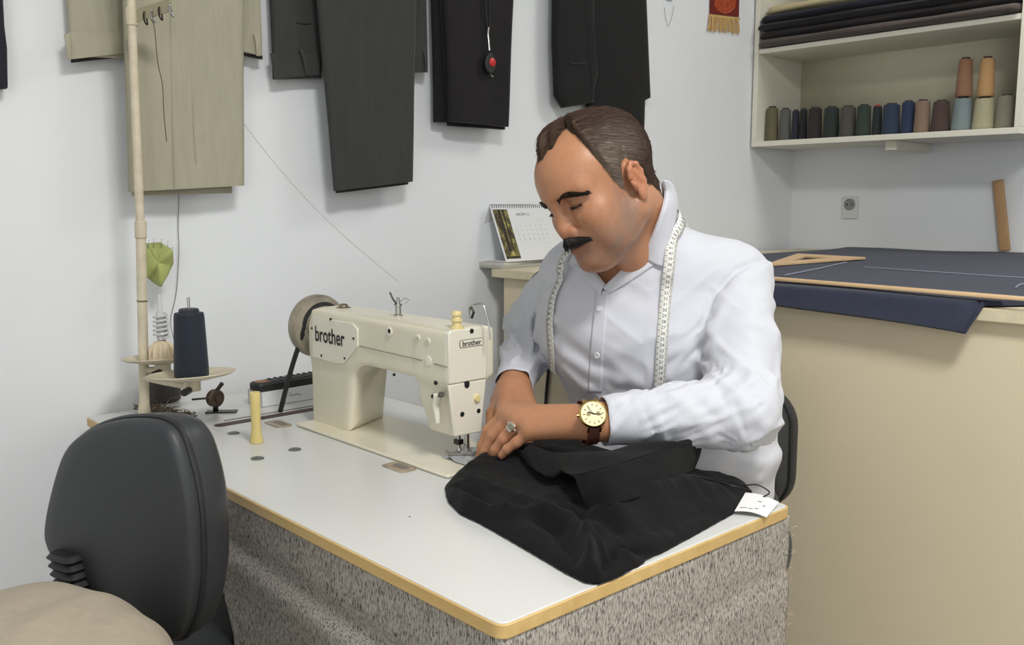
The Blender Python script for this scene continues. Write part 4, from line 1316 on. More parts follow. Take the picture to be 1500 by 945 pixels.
# beige cloth over a seat in the near left corner
def mound(u, v):
    c = onz(-60, 1080, .60)
    return c
hc = Vector((.93, -.42, 0))
def f_mound(p):
    q = p - np.array([MO.x, MO.y, 0], np.float32)
    r = np.sqrt(((q[:, :2] / np.array([.215, .185], np.float32)) ** 2).sum(1))
    a = np.arctan2(q[:, 1], q[:, 0])
    top = MZ - .05 * np.minimum(r, 1.2) ** 2.2
    wob = 1.04 + .02 * np.sin(3 * a + 1) + .012 * np.sin(7 * a + 2)
    dd = smax((p[:, 2] - top) * .85, (r - wob * (1 + .18 * np.clip((MZ - .05 - p[:, 2]) / .6, 0, 1))) * .16, .07)
    crease = .006 * np.sin((q[:, 0] * 30 + q[:, 1] * 55) + 3 * np.sin(q[:, 0] * 16)) * np.clip(1.4 - r, 0, 1) + .010 * vnoise(p, 11, 4)
    return np.maximum(dd + crease * .35, -p[:, 2])
MO = CAM + ray(0, 935) * 1.02
MZ = (CAM + ray(45, 857) * 1.10).z
MO.z = 0
V, F = sdf_mesh(f_mound, (MO.x - .34, MO.y - .34, -.02), (MO.x + .34, MO.y + .34, MZ + .05), .008)
M_sand = weave_mat('sand_beige_cloth', (160, 149, 131), .9, 700, .25, .06, fold=.25)
tag(np_mesh(V, F, 'cloth_cover', M_sand, origin=(MO.x, MO.y, 0)), 'beige cloth cover over a seat in the near left corner', 'cloth cover')

# ================================================================ THE MAN
f32 = lambda *a: np.array(a, np.float32)
A3 = lambda v: np.array([v[0], v[1], v[2]], np.float32)
# --- head frame (forward, left, up), fitted to the face in the photograph
HY, HP, HR, HS = 0.2145, 0.4549, 0.1858, 1.06
HC = A3((0.8793, 0.5611, 1.2267))
f0 = f32(-math.sin(HY), -math.cos(HY), 0); l0 = f32(math.cos(HY), -math.sin(HY), 0); z0 = f32(0, 0, 1)
hf = f0 * math.cos(HP) - z0 * math.sin(HP); hu = z0 * math.cos(HP) + f0 * math.sin(HP)
hl = l0 * math.cos(HR) + hu * math.sin(HR); hu = hu * math.cos(HR) - l0 * math.sin(HR)
HM = np.stack([hf, hl, hu], 1)                      # local -> world
def to_head(p): return ((p - HC) @ HM) / HS
def from_head(q): return np.asarray(q) @ HM.T * HS + HC

NB = A3(atd(945, 352, 1.66))                        # neck base
NKT = from_head(f32(-.030, 0, -.035)).astype(np.float32)
SHL, SHR = A3(atd(1078, 408, 1.66)), A3(atd(842, 402, 1.80))
ELL, ELR = A3(atd(1089, 602, 1.475)), A3(atd(783, 478, 1.95))
WRL, WRR = A3(atd(880, 617, 1.435)), A3(atd(751, 570, 1.715))
CHE = A3(atd(945, 480, 1.72)); WAI = A3(atd(985, 640, 1.73)); PEL = WAI + f32(.0, .05, -.19)
LR = SHL - SHR; LR[2] = 0; LR /= np.linalg.norm(LR)
LR = (LR * .8 + f32(1, 0, 0) * .2); LR /= np.linalg.norm(LR)
UPT = (CHE - WAI); UPT /= np.linalg.norm(UPT)
FT = np.cross(UPT, LR).astype(np.float32) * -1; FT /= np.linalg.norm(FT)   # torso forward
if FT[1] > 0: FT = -FT
KNL, KNR = PEL + f32(.08, -.40, .03), PEL + f32(-.14, -.42, .03)
FOL, FOR_ = np.array([KNL[0] + .02, KNL[1] + .02, .08], np.float32), np.array([KNR[0] - .02, KNR[1] + .05, .08], np.float32)
HIL, HIR = PEL + LR * .085, PEL - LR * .085

def squash(p, c, k):
    """squeeze space along the left-right axis about c so that round limbs become a flat trunk"""
    d = (p - c) @ LR
    return p - np.outer(d * (1 - 1 / k), LR)

def f_headlocal(q):
    x, y, z = q[:, 0], np.abs(q[:, 1]), q[:, 2]
    m = np.stack([x, y, z], 1)
    d = ell(m, (-.009, 0, .044), (.088, .0740, .077))
    d = smin(d, ell(m, (.031, 0, .046), (.067, .065, .062)), .03)
    d = smin(d, ell(m, (.030, 0, -.022), (.056, .058, .074)), .03)
    d = smin(d, rc(m, (-.004, .051, -.046), (.058, .014, -.083), .021, .021), .035)
    d = smin(d, ell(m, (.074, 0, -.083), (.022, .026, .019)), .022)
    d = smin(d, ell(m, (.054, .041, -.014), (.027, .024, .022)), .028)
    d = smin(d, ell(m, (.045, .045, -.045), (.026, .020, .030)), .03)
    d = smin(d, rc(m, (.0835, .008, .033), (.064, .049, .032), .0120, .0110), .014)
    d = smax(d, -ell(m, (.0935, .0300, .011), (.0185, .0205, .0135)), .012)
    d = smax(d, -ell(m, (.0930, .018, .012), (.0140, .0080, .0140)), .010)
    d = smin(d, ell(m, (.0650, .0335, .0110), (.0152, .0185, .0140)), .004)
    # lids: upper lid hangs low, thin crease below it
    d = smin(d, ell(m, (.0680, .0338, .0165), (.0150, .0200, .0080)), .003)
    d = smin(d, ell(m, (.0665, .0315, .0015), (.0130, .0175, .0070)), .008)
    d = smin(d, rc(m, (.0865, 0, .026), (.0945, 0, -.014), .0078, .0108), .012)
    d = smin(d, ell(m, (.0955, 0, -.0215), (.0112, .0114, .0104)), .007)
    d = smin(d, ell(m, (.0880, .0142, -.0245), (.0100, .0072, .0078)), .004)
    d = smax(d, -rc(m, (.0865, .0215, -.0135), (.0760, .0330, -.0440), .0050, .0040), .009)
    d = smax(d, -ell(m, (.0925, .0070, -.0318), (.0045, .0032, .0036)), .004)
    d = smin(d, ell(m, (.075, 0, -.046), (.021, .031, .025)), .02)
    d = smin(d, rc(m, (.0960, .004, -.0445), (.0845, .0240, -.0480), .0056, .0028), .006)
    d = smin(d, rc(m, (.0945, .000, -.0560), (.0835, .0215, -.0515), .0070, .0030), .006)
    d = smax(d, -rc(m, (.1025, 0, -.0498), (.088, .025, -.0498), .0016, .0012), .003)
    # ear
    th = math.radians(22); c, s = math.cos(th), math.sin(th)
    ex, ey, ez = x + .010, y - .0765, z - .002
    t2 = math.radians(-12); c2, s2 = math.cos(t2), math.sin(t2)
    e = np.stack([ex * c + ey * s, -ex * s + ey * c, ez], 1)
    e = np.stack([e[:, 0] * c2 + e[:, 2] * s2, e[:, 1], -e[:, 0] * s2 + e[:, 2] * c2], 1)
    e = (e + np.array([0, 0, .004], np.float32)) / .87
    ear = ell(e, (-.004, 0, .002), (.0180, .0055, .0305))
    ear = smin(ear, ell(e, (.001, -.001, -.027), (.0095, .005, .0115)), .006)
    ear = smax(ear, -ell(e, (.0015, .0060, .002), (.0125, .0055, .0200)), .005)
    pts = [(.011, .003, .014), (.006, .006, .027), (-.006, .0075, .0325), (-.018, .0075, .024), (-.0215, .006, .008), (-.017, .004, -.010), (-.008, .002, -.022)]
    for a, b in zip(pts[:-1], pts[1:]):
        ear = smin(ear, rc(e, a, b, .0042, .0042), .005)
    ear = smin(ear, rc(e, (-.008, .003, .016), (-.012, .004, -.006), .0032, .0030), .006)   # inner fold
    ear = smin(ear, rc(e, (.0115, .0035, .000), (.0105, .0025, -.008), .0042, .0035), .005)
    d = smin(d, ear * .87, .008)
    return d

def near(p, c, R, f):
    """evaluate f only inside a ball round c (plus a margin); farther away the ball's own distance will do"""
    d = np.sqrt(((p - c) ** 2).sum(1)) - R
    out = (d + .01).astype(np.float32)
    m = d < .05
    if m.any():
        out[m] = f(p[m])
    return out

def f_head(p):
    return near(p, HC + hf * .01 + hu * .01, .15, lambda x: f_headlocal(to_head(x)) * HS * .95)

# --- hands: finger chains as (pixel, depth) measured joints
def chain(L): return [A3(atd(*q)) for q in L]
HANDL = dict(
    index=(chain([(742, 606, 1.545), (716, 630, 1.560), (707, 652, 1.568), (703, 667, 1.572)]), (.0112, .0098, .0086, .0074)),
    middle=(chain([(750, 611, 1.525), (722, 638, 1.538), (711, 660, 1.546), (707, 675, 1.55)]), (.0114, .0102, .0090, .0076)),
    ring=(chain([(762, 619, 1.503), (738, 643, 1.512), (726, 659, 1.520), (721, 671, 1.526)]), (.0110, .0098, .0086, .0074)),
    pinky=(chain([(778, 631, 1.480), (757, 648, 1.486), (743, 658, 1.492), (735, 667, 1.498)]), (.0098, .0086, .0076, .0066)),
    thumb=(chain([(835, 612, 1.50), (800, 618, 1.545), (768, 634, 1.575), (746, 646, 1.588)]), (.0135, .0125, .0105, .0085)))
HANDR = dict(
    index=(chain([(737, 606, 1.622), (722, 634, 1.612), (714, 649, 1.605), (710, 658, 1.600)]), (.0112, .0098, .0086, .0074)),
    middle=(chain([(752, 612, 1.632), (742, 640, 1.622), (734, 651, 1.615), (728, 660, 1.610)]), (.0114, .0100, .0088, .0076)),
    ring=(chain([(769, 613, 1.645), (762, 640, 1.636), (754, 650, 1.628), (748, 659, 1.622)]), (.0110, .0096, .0086, .0074)),
    pinky=(chain([(783, 609, 1.660), (780, 634, 1.652), (775, 645, 1.645), (770, 653, 1.64)]), (.0098, .0086, .0076, .0066)),
    thumb=(chain([(731, 588, 1.690), (722, 606, 1.655), (719, 628, 1.632), (716, 645, 1.618)]), (.0135, .0122, .0105, .0085)))
def f_hand(p, H, W, Win):
    mc = [H[k][0][0] for k in ('index', 'middle', 'ring', 'pinky')]
    d = rc(p, Win, W, .031, .0265)
    for k, m in zip(('index', 'middle', 'ring', 'pinky'), mc):
        w_ = W + (m - W) * .12 + (m - sum(mc) / 4) * .35
        d = smin(d, rc(p, w_, m, .0180, .0135), .020)
        # knuckle and tendon
        d = smin(d, rc(p, m, m + (W - m) * .35, .0122, .0100), .012)
    for k in ('index', 'middle', 'ring', 'pinky'):
        pts, rr = H[k]
        fd = rc(p, pts[0], pts[1], rr[0] * 1.08, rr[1] * 1.05)
        fd = smin(fd, rc(p, pts[1], pts[2], rr[1], rr[2]), .004)
        fd = smin(fd, rc(p, pts[2], pts[3], rr[2], rr[3]), .004)
        d = smin(d, fd, .0065)
    pts, rr = H['thumb']
    fd = rc(p, pts[0], pts[1], rr[0], rr[1])
    fd = smin(fd, rc(p, pts[1], pts[2], rr[1], rr[2]), .005)
    fd = smin(fd, rc(p, pts[2], pts[3], rr[2], rr[3]), .005)
    fd = smin(fd, rc(p, W + (pts[0] - W) * .3, pts[0], .015, rr[0]), .01)
    return smin(d, fd, .014)

def trunk(p, grow=0.0):
    k = 1.42
    a = squash(p, WAI, k)
    d = rc(a, PEL, WAI + (PEL - WAI) * .15, .118 + grow, .116 + grow)
    d = smin(d, rc(a, WAI, CHE, .116 + grow, .121 + grow), .06)
    top = (SHL + SHR) / 2 * .5 + NB * .5
    b = squash(p, CHE, 1.5)
    d = smin(d, rc(b, CHE, CHE + (top - CHE) * .62 + FT * -.008, .119 + grow, .098 + grow), .07)
    d = smin(d, ell(p, WAI + FT * .016 - UPT * .01, np.array((.135, .122, .13)) + grow), .05)   # soft belly
    # shoulders slope up to the neck
    for s in (SHL, SHR):
        d = smin(d, rc(p, NB - UPT * .050 - FT * .010, s + UPT * .004, .062 + grow, .054 + grow), .045)
    return d

def f_body(p):
    d = f_head(p)
    neck = rc(p, NKT, NB - FT * .005, .0575, .0625)
    neck = smin(neck, rc(p, from_head(f32(.02, 0, -.07)), NB + FT * .045 - UPT * .03, .030, .040), .03)
    d = smin(d, neck, .022)
    d = smin(d, trunk(p, -.012), .03)
    for sh, el, wr in ((SHL, ELL, WRL), (SHR, ELR, WRR)):
        d = smin(d, rc(p, sh, el, .049, .038), .03)
        d = smin(d, rc(p, el, wr, .040, .027), .02)
    for h_, kn, fo in ((HIL, KNL, FOL), (HIR, KNR, FOR_)):
        d = smin(d, rc(p, h_, kn, .078, .055), .05)
        d = smin(d, rc(p, kn, fo, .054, .038), .03)
        d = smin(d, rc(p, fo + f32(0, .04, -.03), fo + f32(0, -.13, -.05), .035, .025), .03)
    d = smin(d, near(p, (WRL + HANDL['middle'][0][2]) / 2, .14, lambda x: f_hand(x, HANDL, WRL, WRL + (ELL - WRL) * .25)), .012)
    d = smin(d, near(p, (WRR + HANDR['middle'][0][2]) / 2, .14, lambda x: f_hand(x, HANDR, WRR, WRR + (ELR - WRR) * .25)), .012)
    return d

def sdf_parts(f, boxes):
    return [sdf_mesh(f, lo, hi, h) for lo, hi, h in boxes]

# one continuous skin for the whole figure
LO = np.minimum.reduce([HC, ELL, ELR, WRL, WRR, KNR, FOR_, PEL, HANDL['index'][0][3]]) - .16
HI = np.maximum.reduce([HC, ELL, ELR, WRL, WRR, KNL, FOL, PEL, SHL]) + .17
LO[2] = 0.005
BV, BF = sdf_mesh(f_body, LO, HI, .0030)
person = None
def skin_mat():
    k = NT('skin')
    at = k.n('ShaderNodeAttribute'); at.attribute_name = 'tint'
    v = k.coords()
    f = k.noise(v, 160, 4, .6)
    mx = k.n('ShaderNodeMixRGB', blend_type='MULTIPLY'); mx.inputs[0].default_value = 1.0
    k.l(at.outputs['Color'], mx.inputs[1])
    k.l(k.ramp(f, [(.3, (.93, .91, .90, 1)), (.7, (1.04, 1.03, 1.02, 1))]), mx.inputs[2])
    k.l(mx.outputs[0], k.b.inputs['Base Color'])
    k.b.inputs['Roughness'].default_value = .40
    k.b.inputs['Specular IOR Level'].default_value = .42
    k.b.inputs['Subsurface Weight'].default_value = .18
    k.b.inputs['Subsurface Radius'].default_value = (.010, .004, .002)
    k.b.inputs['Subsurface Scale'].default_value = .6
    n1 = k.bump(k.noise(v, 900, 3), .18, .0006)
    k.bump(k.noise(v, 90, 3), .12, .002, n1)
    return k.m
M_skin = skin_mat()
person = np_mesh(BV, BF, 'person', M_skin, origin=(float(PEL[0]), float(PEL[1]), 0.0))
tag(person, 'man with moustache in white shirt bent over sewing machine, hands on black cloth', 'person')
# pigment: beard shadow, lips, ears, knuckles; eye socket shade is painted in too
Q = to_head(BV.astype(np.float32))
def gauss(q, c, r): return np.exp(-(((q - np.array(c)) / np.array(r)) ** 2).sum(1))
Qm = Q.copy(); Qm[:, 1] = np.abs(Qm[:, 1])
base = np.array([lin(182), lin(131), lin(98)])
colr = np.tile(base, (len(BV), 1))
def mixc(w_, c): 
    global colr
    c = np.array([lin(x) for x in c]); colr = colr * (1 - w_[:, None]) + c * w_[:, None]
nz = vnoise(BV.astype(np.float32), 60, 3, 3)
beard = np.clip((gauss(Qm, (.055, .025, -.075), (.05, .05, .034)) + gauss(Qm, (.02, .06, -.045), (.045, .03, .035)) * .8 + gauss(Qm, (.085, .0, -.06), (.03, .04, .03)) * .5), 0, 1) * (Q[:, 0] > -.05)
mixc(beard * .58 * (1 + .4 * nz), (112, 92, 84))
mixc(np.clip(gauss(Qm, (.045, .050, -.058), (.035, .02, .022)), 0, 1) * .30 * (1 + nz * .8), (160, 148, 138))
mixc(np.clip(gauss(Qm, (.018, .066, -.022), (.020, .03, .035)), 0, 1) * np.clip(.55 + .5 * vnoise((Q * 900).astype(np.float32), 1.0, 6), 0, 1), (128, 116, 106))
lips = np.clip(gauss(Qm, (.094, .0, -.0555), (.014, .020, .0062)) + .7 * gauss(Qm, (.093, 0, -.046), (.014, .022, .005)), 0, 1)
mixc(lips * .65, (136, 78, 68))
mixc(gauss(Qm, (-.01, .084, .004), (.03, .016, .038)) * .45, (186, 112, 84))
mixc(gauss(Qm, (.098, 0, -.02), (.018, .02, .016)) * .3, (176, 112, 84))
mixc(gauss(Qm, (.060, .042, -.012), (.03, .03, .02)) * .35, (160, 100, 74))
mixc(np.clip(gauss(Qm, (.082, .0340, .0092), (.010, .0180, .0013)) * 1.1, 0, 1), (52, 38, 32))          # lash line
mixc(gauss(Qm, (.08, .031, .018), (.012, .02, .006)) * .6, (126, 84, 64))  # shade of the socket under the brow, put into the skin colour
for H in (HANDL, HANDR):
    for kf in ('index', 'middle', 'ring', 'pinky'):
        for pt in H[kf][0][:2]:
            mixc(np.exp(-(((BV - pt) ** 2).sum(1)) / .010 ** 2) * .25, (178, 112, 88))
        mixc(np.exp(-(((BV - H[kf][0][3]) ** 2).sum(1)) / .008 ** 2) * .35, (206, 146, 126))
ca = person.data.color_attributes.new('tint', 'FLOAT_COLOR', 'POINT')
ca.data.foreach_set('color', np.concatenate([np.clip(colr, 0, 1), np.ones((len(BV), 1))], 1).astype(np.float32).ravel())

# --- hair: a thick cap over the skull, thinned along the hairline, grooved along the combing
phk = np.radians([0, 10, 22, 34, 46, 58, 66, 74, 82, 90, 100, 112, 130, 150, 180])
elk = np.radians([40, 42, 52, 68, 67, 50, 28, -6, -22, 4, 12, -12, -32, -40, -44])
def hair_edge(q):
    ph = np.abs(np.arctan2(q[:, 1], q[:, 0] - .0)); 
    el = np.arctan2(q[:, 2] - .012, np.sqrt(q[:, 0] ** 2 + q[:, 1] ** 2))
    return el - np.interp(ph, phk, elk) + .05 * np.sin(ph * 23) * np.where(ph < 1.2, 1, .4)
def f_skull(q):
    m = np.stack([q[:, 0], np.abs(q[:, 1]), q[:, 2]], 1)
    d = ell(m, (-.009, 0, .044), (.088, .0740, .077))
    d = smin(d, ell(m, (.031, 0, .046), (.067, .065, .062)), .03)
    d = smin(d, ell(m, (.030, 0, -.022), (.056, .058, .074)), .03)
    d = smin(d, rc(m, (-.004, .051, -.046), (.058, .014, -.083), .021, .021), .035)
    return d
nkl = to_head(np.stack([NKT, NB]))
def f_hair(p):
    q = to_head(p)
    d = smin(f_skull(q), rc(q, nkl[0], nkl[1], .055, .058), .02)
    e = hair_edge(q)
    w_ = np.clip(e / .42, 0, 1); w_ = w_ * w_ * (3 - 2 * w_)
    topness = np.clip(q[:, 2] / .12, 0, 1)
    th = -.003 + w_ * (.0080 + .0070 * topness * np.clip(e / .6, 0, 1) + .0065 * topness * np.clip((q[:, 0] - .0) / .05, 0, 1))
    # combing: strands run back over the top and down at the sides
    g = np.stack([q[:, 0] * 22 + 3, q[:, 1] * 210, q[:, 2] * 60 * (1 - topness) + 2], 1)
    th = th + .0013 * vnoise(g.astype(np.float32), 1.0, 5, 2) * w_
    return (d - th) * HS * .9
HV, HF = sdf_mesh(f_hair, HC - .15 * HS, HC + .15 * HS, .0026)
hq = to_head(HV.astype(np.float32))
he = hair_edge(hq)
HV, HF, used = drop(HV, HF, he > .0)
hq = hq[used]
M_hair = NT('hair')
at = M_hair.n('ShaderNodeAttribute'); at.attribute_name = 'tint'
M_hair.l(at.outputs['Color'], M_hair.b.inputs['Base Color'])
M_hair.b.inputs['Roughness'].default_value = .68
M_hair.b.inputs['Specular IOR Level'].default_value = .2
M_hair = M_hair.m
def hair_tint(q, n):
    grey = np.clip(gauss(np.stack([q[:, 0], np.abs(q[:, 1]), q[:, 2]], 1), (.0, .075, .055), (.06, .03, .035)) * .5 + gauss(np.stack([q[:, 0], np.abs(q[:, 1]), q[:, 2]], 1), (.02, .07, -.01), (.03, .03, .04)) * 1.0, 0, 1)
    grey = np.clip(grey * (.55 + .9 * n), 0, 1)
    a = np.array([lin(74), lin(57), lin(46)]); b = np.array([lin(164), lin(152), lin(140)])
    c = a * (1 - grey[:, None]) + b * grey[:, None]
    return c * (1 + .35 * (n[:, None] - .4))
# fine strands lying on the cap
sv, sf, sc = [list(HV)], [HF], [hair_tint(hq, .35 + .3 * vnoise((hq * np.array([20, 180, 60])).astype(np.float32), 1, 8))]
NS = 9000
idx = rng.choice(len(HV), NS)
pts = HV[idx] + rng.normal(0, .0012, (NS, 3))
steps = 7
path = [pts.copy()]
seglen = rng.uniform(.0035, .0065, (NS, 1))
for k in range(steps):
    q = to_head(path[-1].astype(np.float32))
    side = np.clip((np.abs(q[:, 1]) - .03) / .04, 0, 1)[:, None]
    sgn = np.sign(q[:, 1])[:, None]
    dl = np.array([[-1.0, 0, .15]]) * (1 - side * .35) + side * np.concatenate([np.full((NS, 1), -.5), 0 * sgn, np.full((NS, 1), -.75)], 1) + np.concatenate([np.zeros((NS, 1)), sgn * .25 * (1 - side), np.zeros((NS, 1))], 1)
    dl += rng.normal(0, .05, dl.shape)
    dw = dl @ HM.T
    e_ = .002
    d0 = f_hair(path[-1].astype(np.float32))
    g = np.stack([(f_hair((path[-1] + np.eye(3)[i] * e_).astype(np.float32)) - d0) / e_ for i in range(3)], 1)
    g /= np.linalg.norm(g, axis=1, keepdims=True) + 1e-9
    dw -= (dw * g).sum(1, keepdims=True) * g
    dw /= np.linalg.norm(dw, axis=1, keepdims=True) + 1e-9
    nxt = path[-1] + dw * seglen
    lift = .0003 + .0006 * rng.random(NS) * math.sin(PI * (k + 1) / steps)
    nxt = nxt - (d0 - lift)[:, None] * g * .6
    path.append(nxt)
P_ = np.stack(path, 1)                                # NS, steps+1, 3
wid = np.linspace(.00032, .00012, steps + 1)[None, :, None]
t_ = np.gradient(P_, axis=1); t_ /= np.linalg.norm(t_, axis=2, keepdims=True) + 1e-9
ref = np.array([.3, .5, .8]); s1 = np.cross(t_, ref); s1 /= np.linalg.norm(s1, axis=2, keepdims=True) + 1e-9
s2 = np.cross(t_, s1)
ringv = np.stack([P_ + s1 * wid, P_ - s1 * .5 * wid + s2 * .87 * wid, P_ - s1 * .5 * wid - s2 * .87 * wid], 2)   # NS, S, 3, 3
nS = steps + 1
bi = np.arange(NS)[:, None, None] * nS * 3 + np.arange(steps)[None, :, None] * 3
j0 = np.arange(3)[None, None, :]; j1 = (j0 + 1) % 3
SF = np.stack([bi + j0, bi + j1, bi + 3 + j1, bi + 3 + j0], -1).reshape(-1, 4)
SVv = ringv.reshape(-1, 3)
sq = to_head(SVv.astype(np.float32))
stc = np.repeat(np.clip(rng.random(NS), 0, 1), nS * 3)
allV = np.concatenate([HV, SVv]); allF = np.concatenate([HF, SF + len(HV)])
allC = np.concatenate([sc[0], hair_tint(sq, stc)])
def add_tint(o, c):
    a_ = o.data.color_attributes.new('tint', 'FLOAT_COLOR', 'POINT')
    a_.data.foreach_set('color', np.concatenate([np.clip(c, 0, 1), np.ones((len(c), 1))], 1).astype(np.float32).ravel())
hairo = np_mesh(allV, allF, 'hair', M_hair, person)
add_tint(hairo, allC)
tag(hairo, kind='stuff'); hairo['label'] = 'short receding dark brown hair greying at the sides'

def strand_patch(name, seeds, dirs, length, wid, colour, parent, bend=0.0, seg=4, scale=None):
    """short hairs: seeds and directions in head space"""
    vs, fs = [], []
    mb = MB()
    for k_, (s_, d_) in enumerate(zip(seeds, dirs)):
        d_ = np.array(d_, float); d_ /= np.linalg.norm(d_)
        L_ = length * random.uniform(.7, 1.2) * (scale[k_] if scale is not None else 1)
        pts = []
        for k in range(seg + 1):
            t = k / seg
            pts.append(Vector(from_head(np.array(s_) + d_ * L_ * t + np.array([0.0, 0, -bend * t * t]))))
        mb.tube(pts, [wid * (1 - .7 * k / seg) for k in range(seg + 1)], 3)
    return tag(mb.build(name, colour, parent, angle=180), kind='stuff')
def on_face_local(q, lift=0.0):
    """push local points onto the face surface"""
    q = np.array(q, np.float32)
    for _ in range(6):
        d = f_headlocal(q); e_ = .001
        g = np.stack([(f_headlocal(q + np.eye(3, dtype=np.float32)[i] * e_) - d) / e_ for i in range(3)], 1)
        g /= np.linalg.norm(g, axis=1, keepdims=True) + 1e-9
        q = q - (d - lift)[:, None] * g
    return q, g
M_brow = mat('dark_brow_hair', (46, 36, 32), .6, var=.3, vscale=400)
M_tash = mat('black_moustache_hair', (34, 29, 27), .5, var=.35, vscale=500)
seeds, dirs = [], []
for s in (1, -1):
    for i in range(760):
        t = random.random()
        w_ = (1 - .55 * t)
        x = .085 - .026 * t ** 1.5; y = s * (.010 + .051 * t); z = .0265 + .0060 * math.sin(PI * min(1, t * 1.1)) - .006 * t ** 3 + random.uniform(-.0064, .0056) * w_
        seeds.append((x + .005, y, z)); dirs.append((-.1, s * (.6 + .5 * t), .55 - .9 * t))
sq_, sg_ = on_face_local(seeds, .0002)
dirs = [np.array(d) / np.linalg.norm(d) * .9 + g * .22 for d, g in zip(dirs, sg_)]
strand_patch('eyebrows', sq_, dirs, .0085, .00042, M_brow, person)
seeds, dirs, tlen = [], [], []
for s in (1, -1):
    for i in range(1700):
        t = random.random()
        x = .102 - .022 * t ** 1.4; y = s * .037 * t; z = -.0352 - .010 * t ** 1.6 + random.uniform(-.0066, .0056) * (1 - .8 * t ** 1.5); tlen.append(1.08 - .6 * t ** 1.5)
        seeds.append((x, y, z)); dirs.append((.05, s * (.25 + .8 * t), -.9 + .2 * t))
sq_, sg_ = on_face_local(seeds, .0003)
dirs = [np.array(d) / np.linalg.norm(d) + g * .30 for d, g in zip(dirs, sg_)]
tash = strand_patch('moustache', sq_, dirs, .0115, .00048, M_tash, person, .001, 4, tlen)
seeds, dirs = [], []
for s in (1, -1):
    for i in range(46):
        t = i / 45
        a = PI * (t * .9 + .05)
        seeds.append((.082 - .004 * abs(t - .5), s * (.0165 + .036 * t), .0098 - .0025 * math.sin(a))); dirs.append((.7, s * (.2 + .4 * t), -.55))
sq_, sg_ = on_face_local(seeds, .0)
strand_patch('eyelashes', sq_, dirs, .006, .0004, M_brow, person)

# --- the shirt
CUFL, CUFR = WRL + (ELL - WRL) * .02, WRR + (ELR - WRR) * .06
def arm_uv(p, a, b):
    ab = b - a; L = np.linalg.norm(ab); ax = ab / L
    t = (p - a) @ ax
    e1 = np.cross(ax, f32(0, 0, 1)); e1 /= np.linalg.norm(e1); e2 = np.cross(ax, e1)
    q = p - a
    return t, np.arctan2(q @ e2, q @ e1), L
def ridge(n): return (1 - np.abs(n)) ** 2
def f_shirt_smooth(p, g=0.0):
    d = trunk(p, .006 + g)
    for i, (sh, el, cu) in enumerate(((SHL, ELL, CUFL), (SHR, ELR, CUFR))):
        mid = sh * .45 + el * .55
        ar = smin(rc(p, sh, mid, .060 + g, .060 + g), rc(p, mid, el, .060 + g, .0555 + g), .02)
        fm = cu * .5 + el * .5
        fo = smin(rc(p, el, fm, .0555 + g, .047 + g), rc(p, fm, cu + (el - cu) * .16, .047 + g, .0385 + g), .012)
        fo = smin(fo, rc(p, cu + (el - cu) * .17, cu - (el - cu) * .2, .0372 + g, .0352 + g), .004)
        ar = smin(ar, fo, .025)
        d = smin(d, ar, .016)
    return d
def trace(f, uv, t0=1.25, t1=2.4):
    """points where camera-measured rays meet a surface (or come nearest to it)"""
    R_ = np.array([A3(ray(u, v)) for u, v in uv], np.float32)
    t = np.full(len(R_), t0, np.float32)
    C_ = A3(CAM)
    best = np.full(len(R_), 9.0, np.float32); bt = t.copy()
    for _ in range(110):
        d = f((C_ + R_ * t[:, None]).astype(np.float32))
        m = d < best - 1e-5
        best = np.where(m, d, best); bt = np.where(m, t, bt)
        t = np.minimum(t + d * .7, t1)
    return C_ + R_ * bt[:, None]
FOLDS = []
for px, w_, h_ in (
    ([(1122, 380), (1078, 398), (1046, 435), (1026, 480)], .0065, -.0065), ([(1128, 392), (1088, 410), (1060, 445), (1044, 486)], .011, .0065),
    ([(985, 580), (1012, 602), (1045, 645)], .009, .0075), ([(1010, 568), (1052, 600), (1088, 642)], .009, .0080), ([(1035, 556), (1086, 586), (1120, 622)], .009, .0075),
    ([(1028, 540), (1080, 536), (1132, 556)], .010, .0080), ([(1042, 486), (1095, 474), (1138, 492)], .010, .0065), ([(1050, 436), (1098, 436), (1132, 446)], .010, .005),
    ([(1030, 524), (1046, 536), (1056, 552)], .007, -.007), ([(950, 600), (965, 618), (975, 645)], .007, .006), ([(930, 590), (942, 612), (948, 640)], .006, .004),
    ([(832, 540), (858, 568), (905, 588)], .010, .0085), ([(828, 520), (870, 545), (930, 560)], .012, .0065), ([(905, 560), (935, 580), (955, 592)], .010, .006),
    ([(976, 552), (1012, 534), (1046, 506)], .010, .0075), ([(974, 520), (1010, 506), (1040, 480)], .010, .0065), ([(900, 520), (935, 500), (962, 470)], .013, .004),
    ([(1000, 664), (1056, 668), (1108, 680)], .010, .008), ([(1010, 690), (1060, 690), (1110, 702)], .009, .006),
    ([(806, 430), (776, 462), (748, 500)], .009, .0075), ([(814, 468), (786, 490), (752, 528)], .009, .0075), ([(812, 500), (790, 520), (772, 546)], .008, .006), ([(790, 415), (770, 445), (760, 480)], .008, -.005)):
    FOLDS.append((trace(f_shirt_smooth, px), w_, h_))
def fold_lines(q):
    out = np.zeros(len(q), np.float32)
    for P, w_, h_ in FOLDS:
        d = np.minimum.reduce([rc(q, P[i], P[i + 1], 0, 0) for i in range(len(P) - 1)])
        out += h_ * np.exp(-(d / w_) ** 2)
    return out
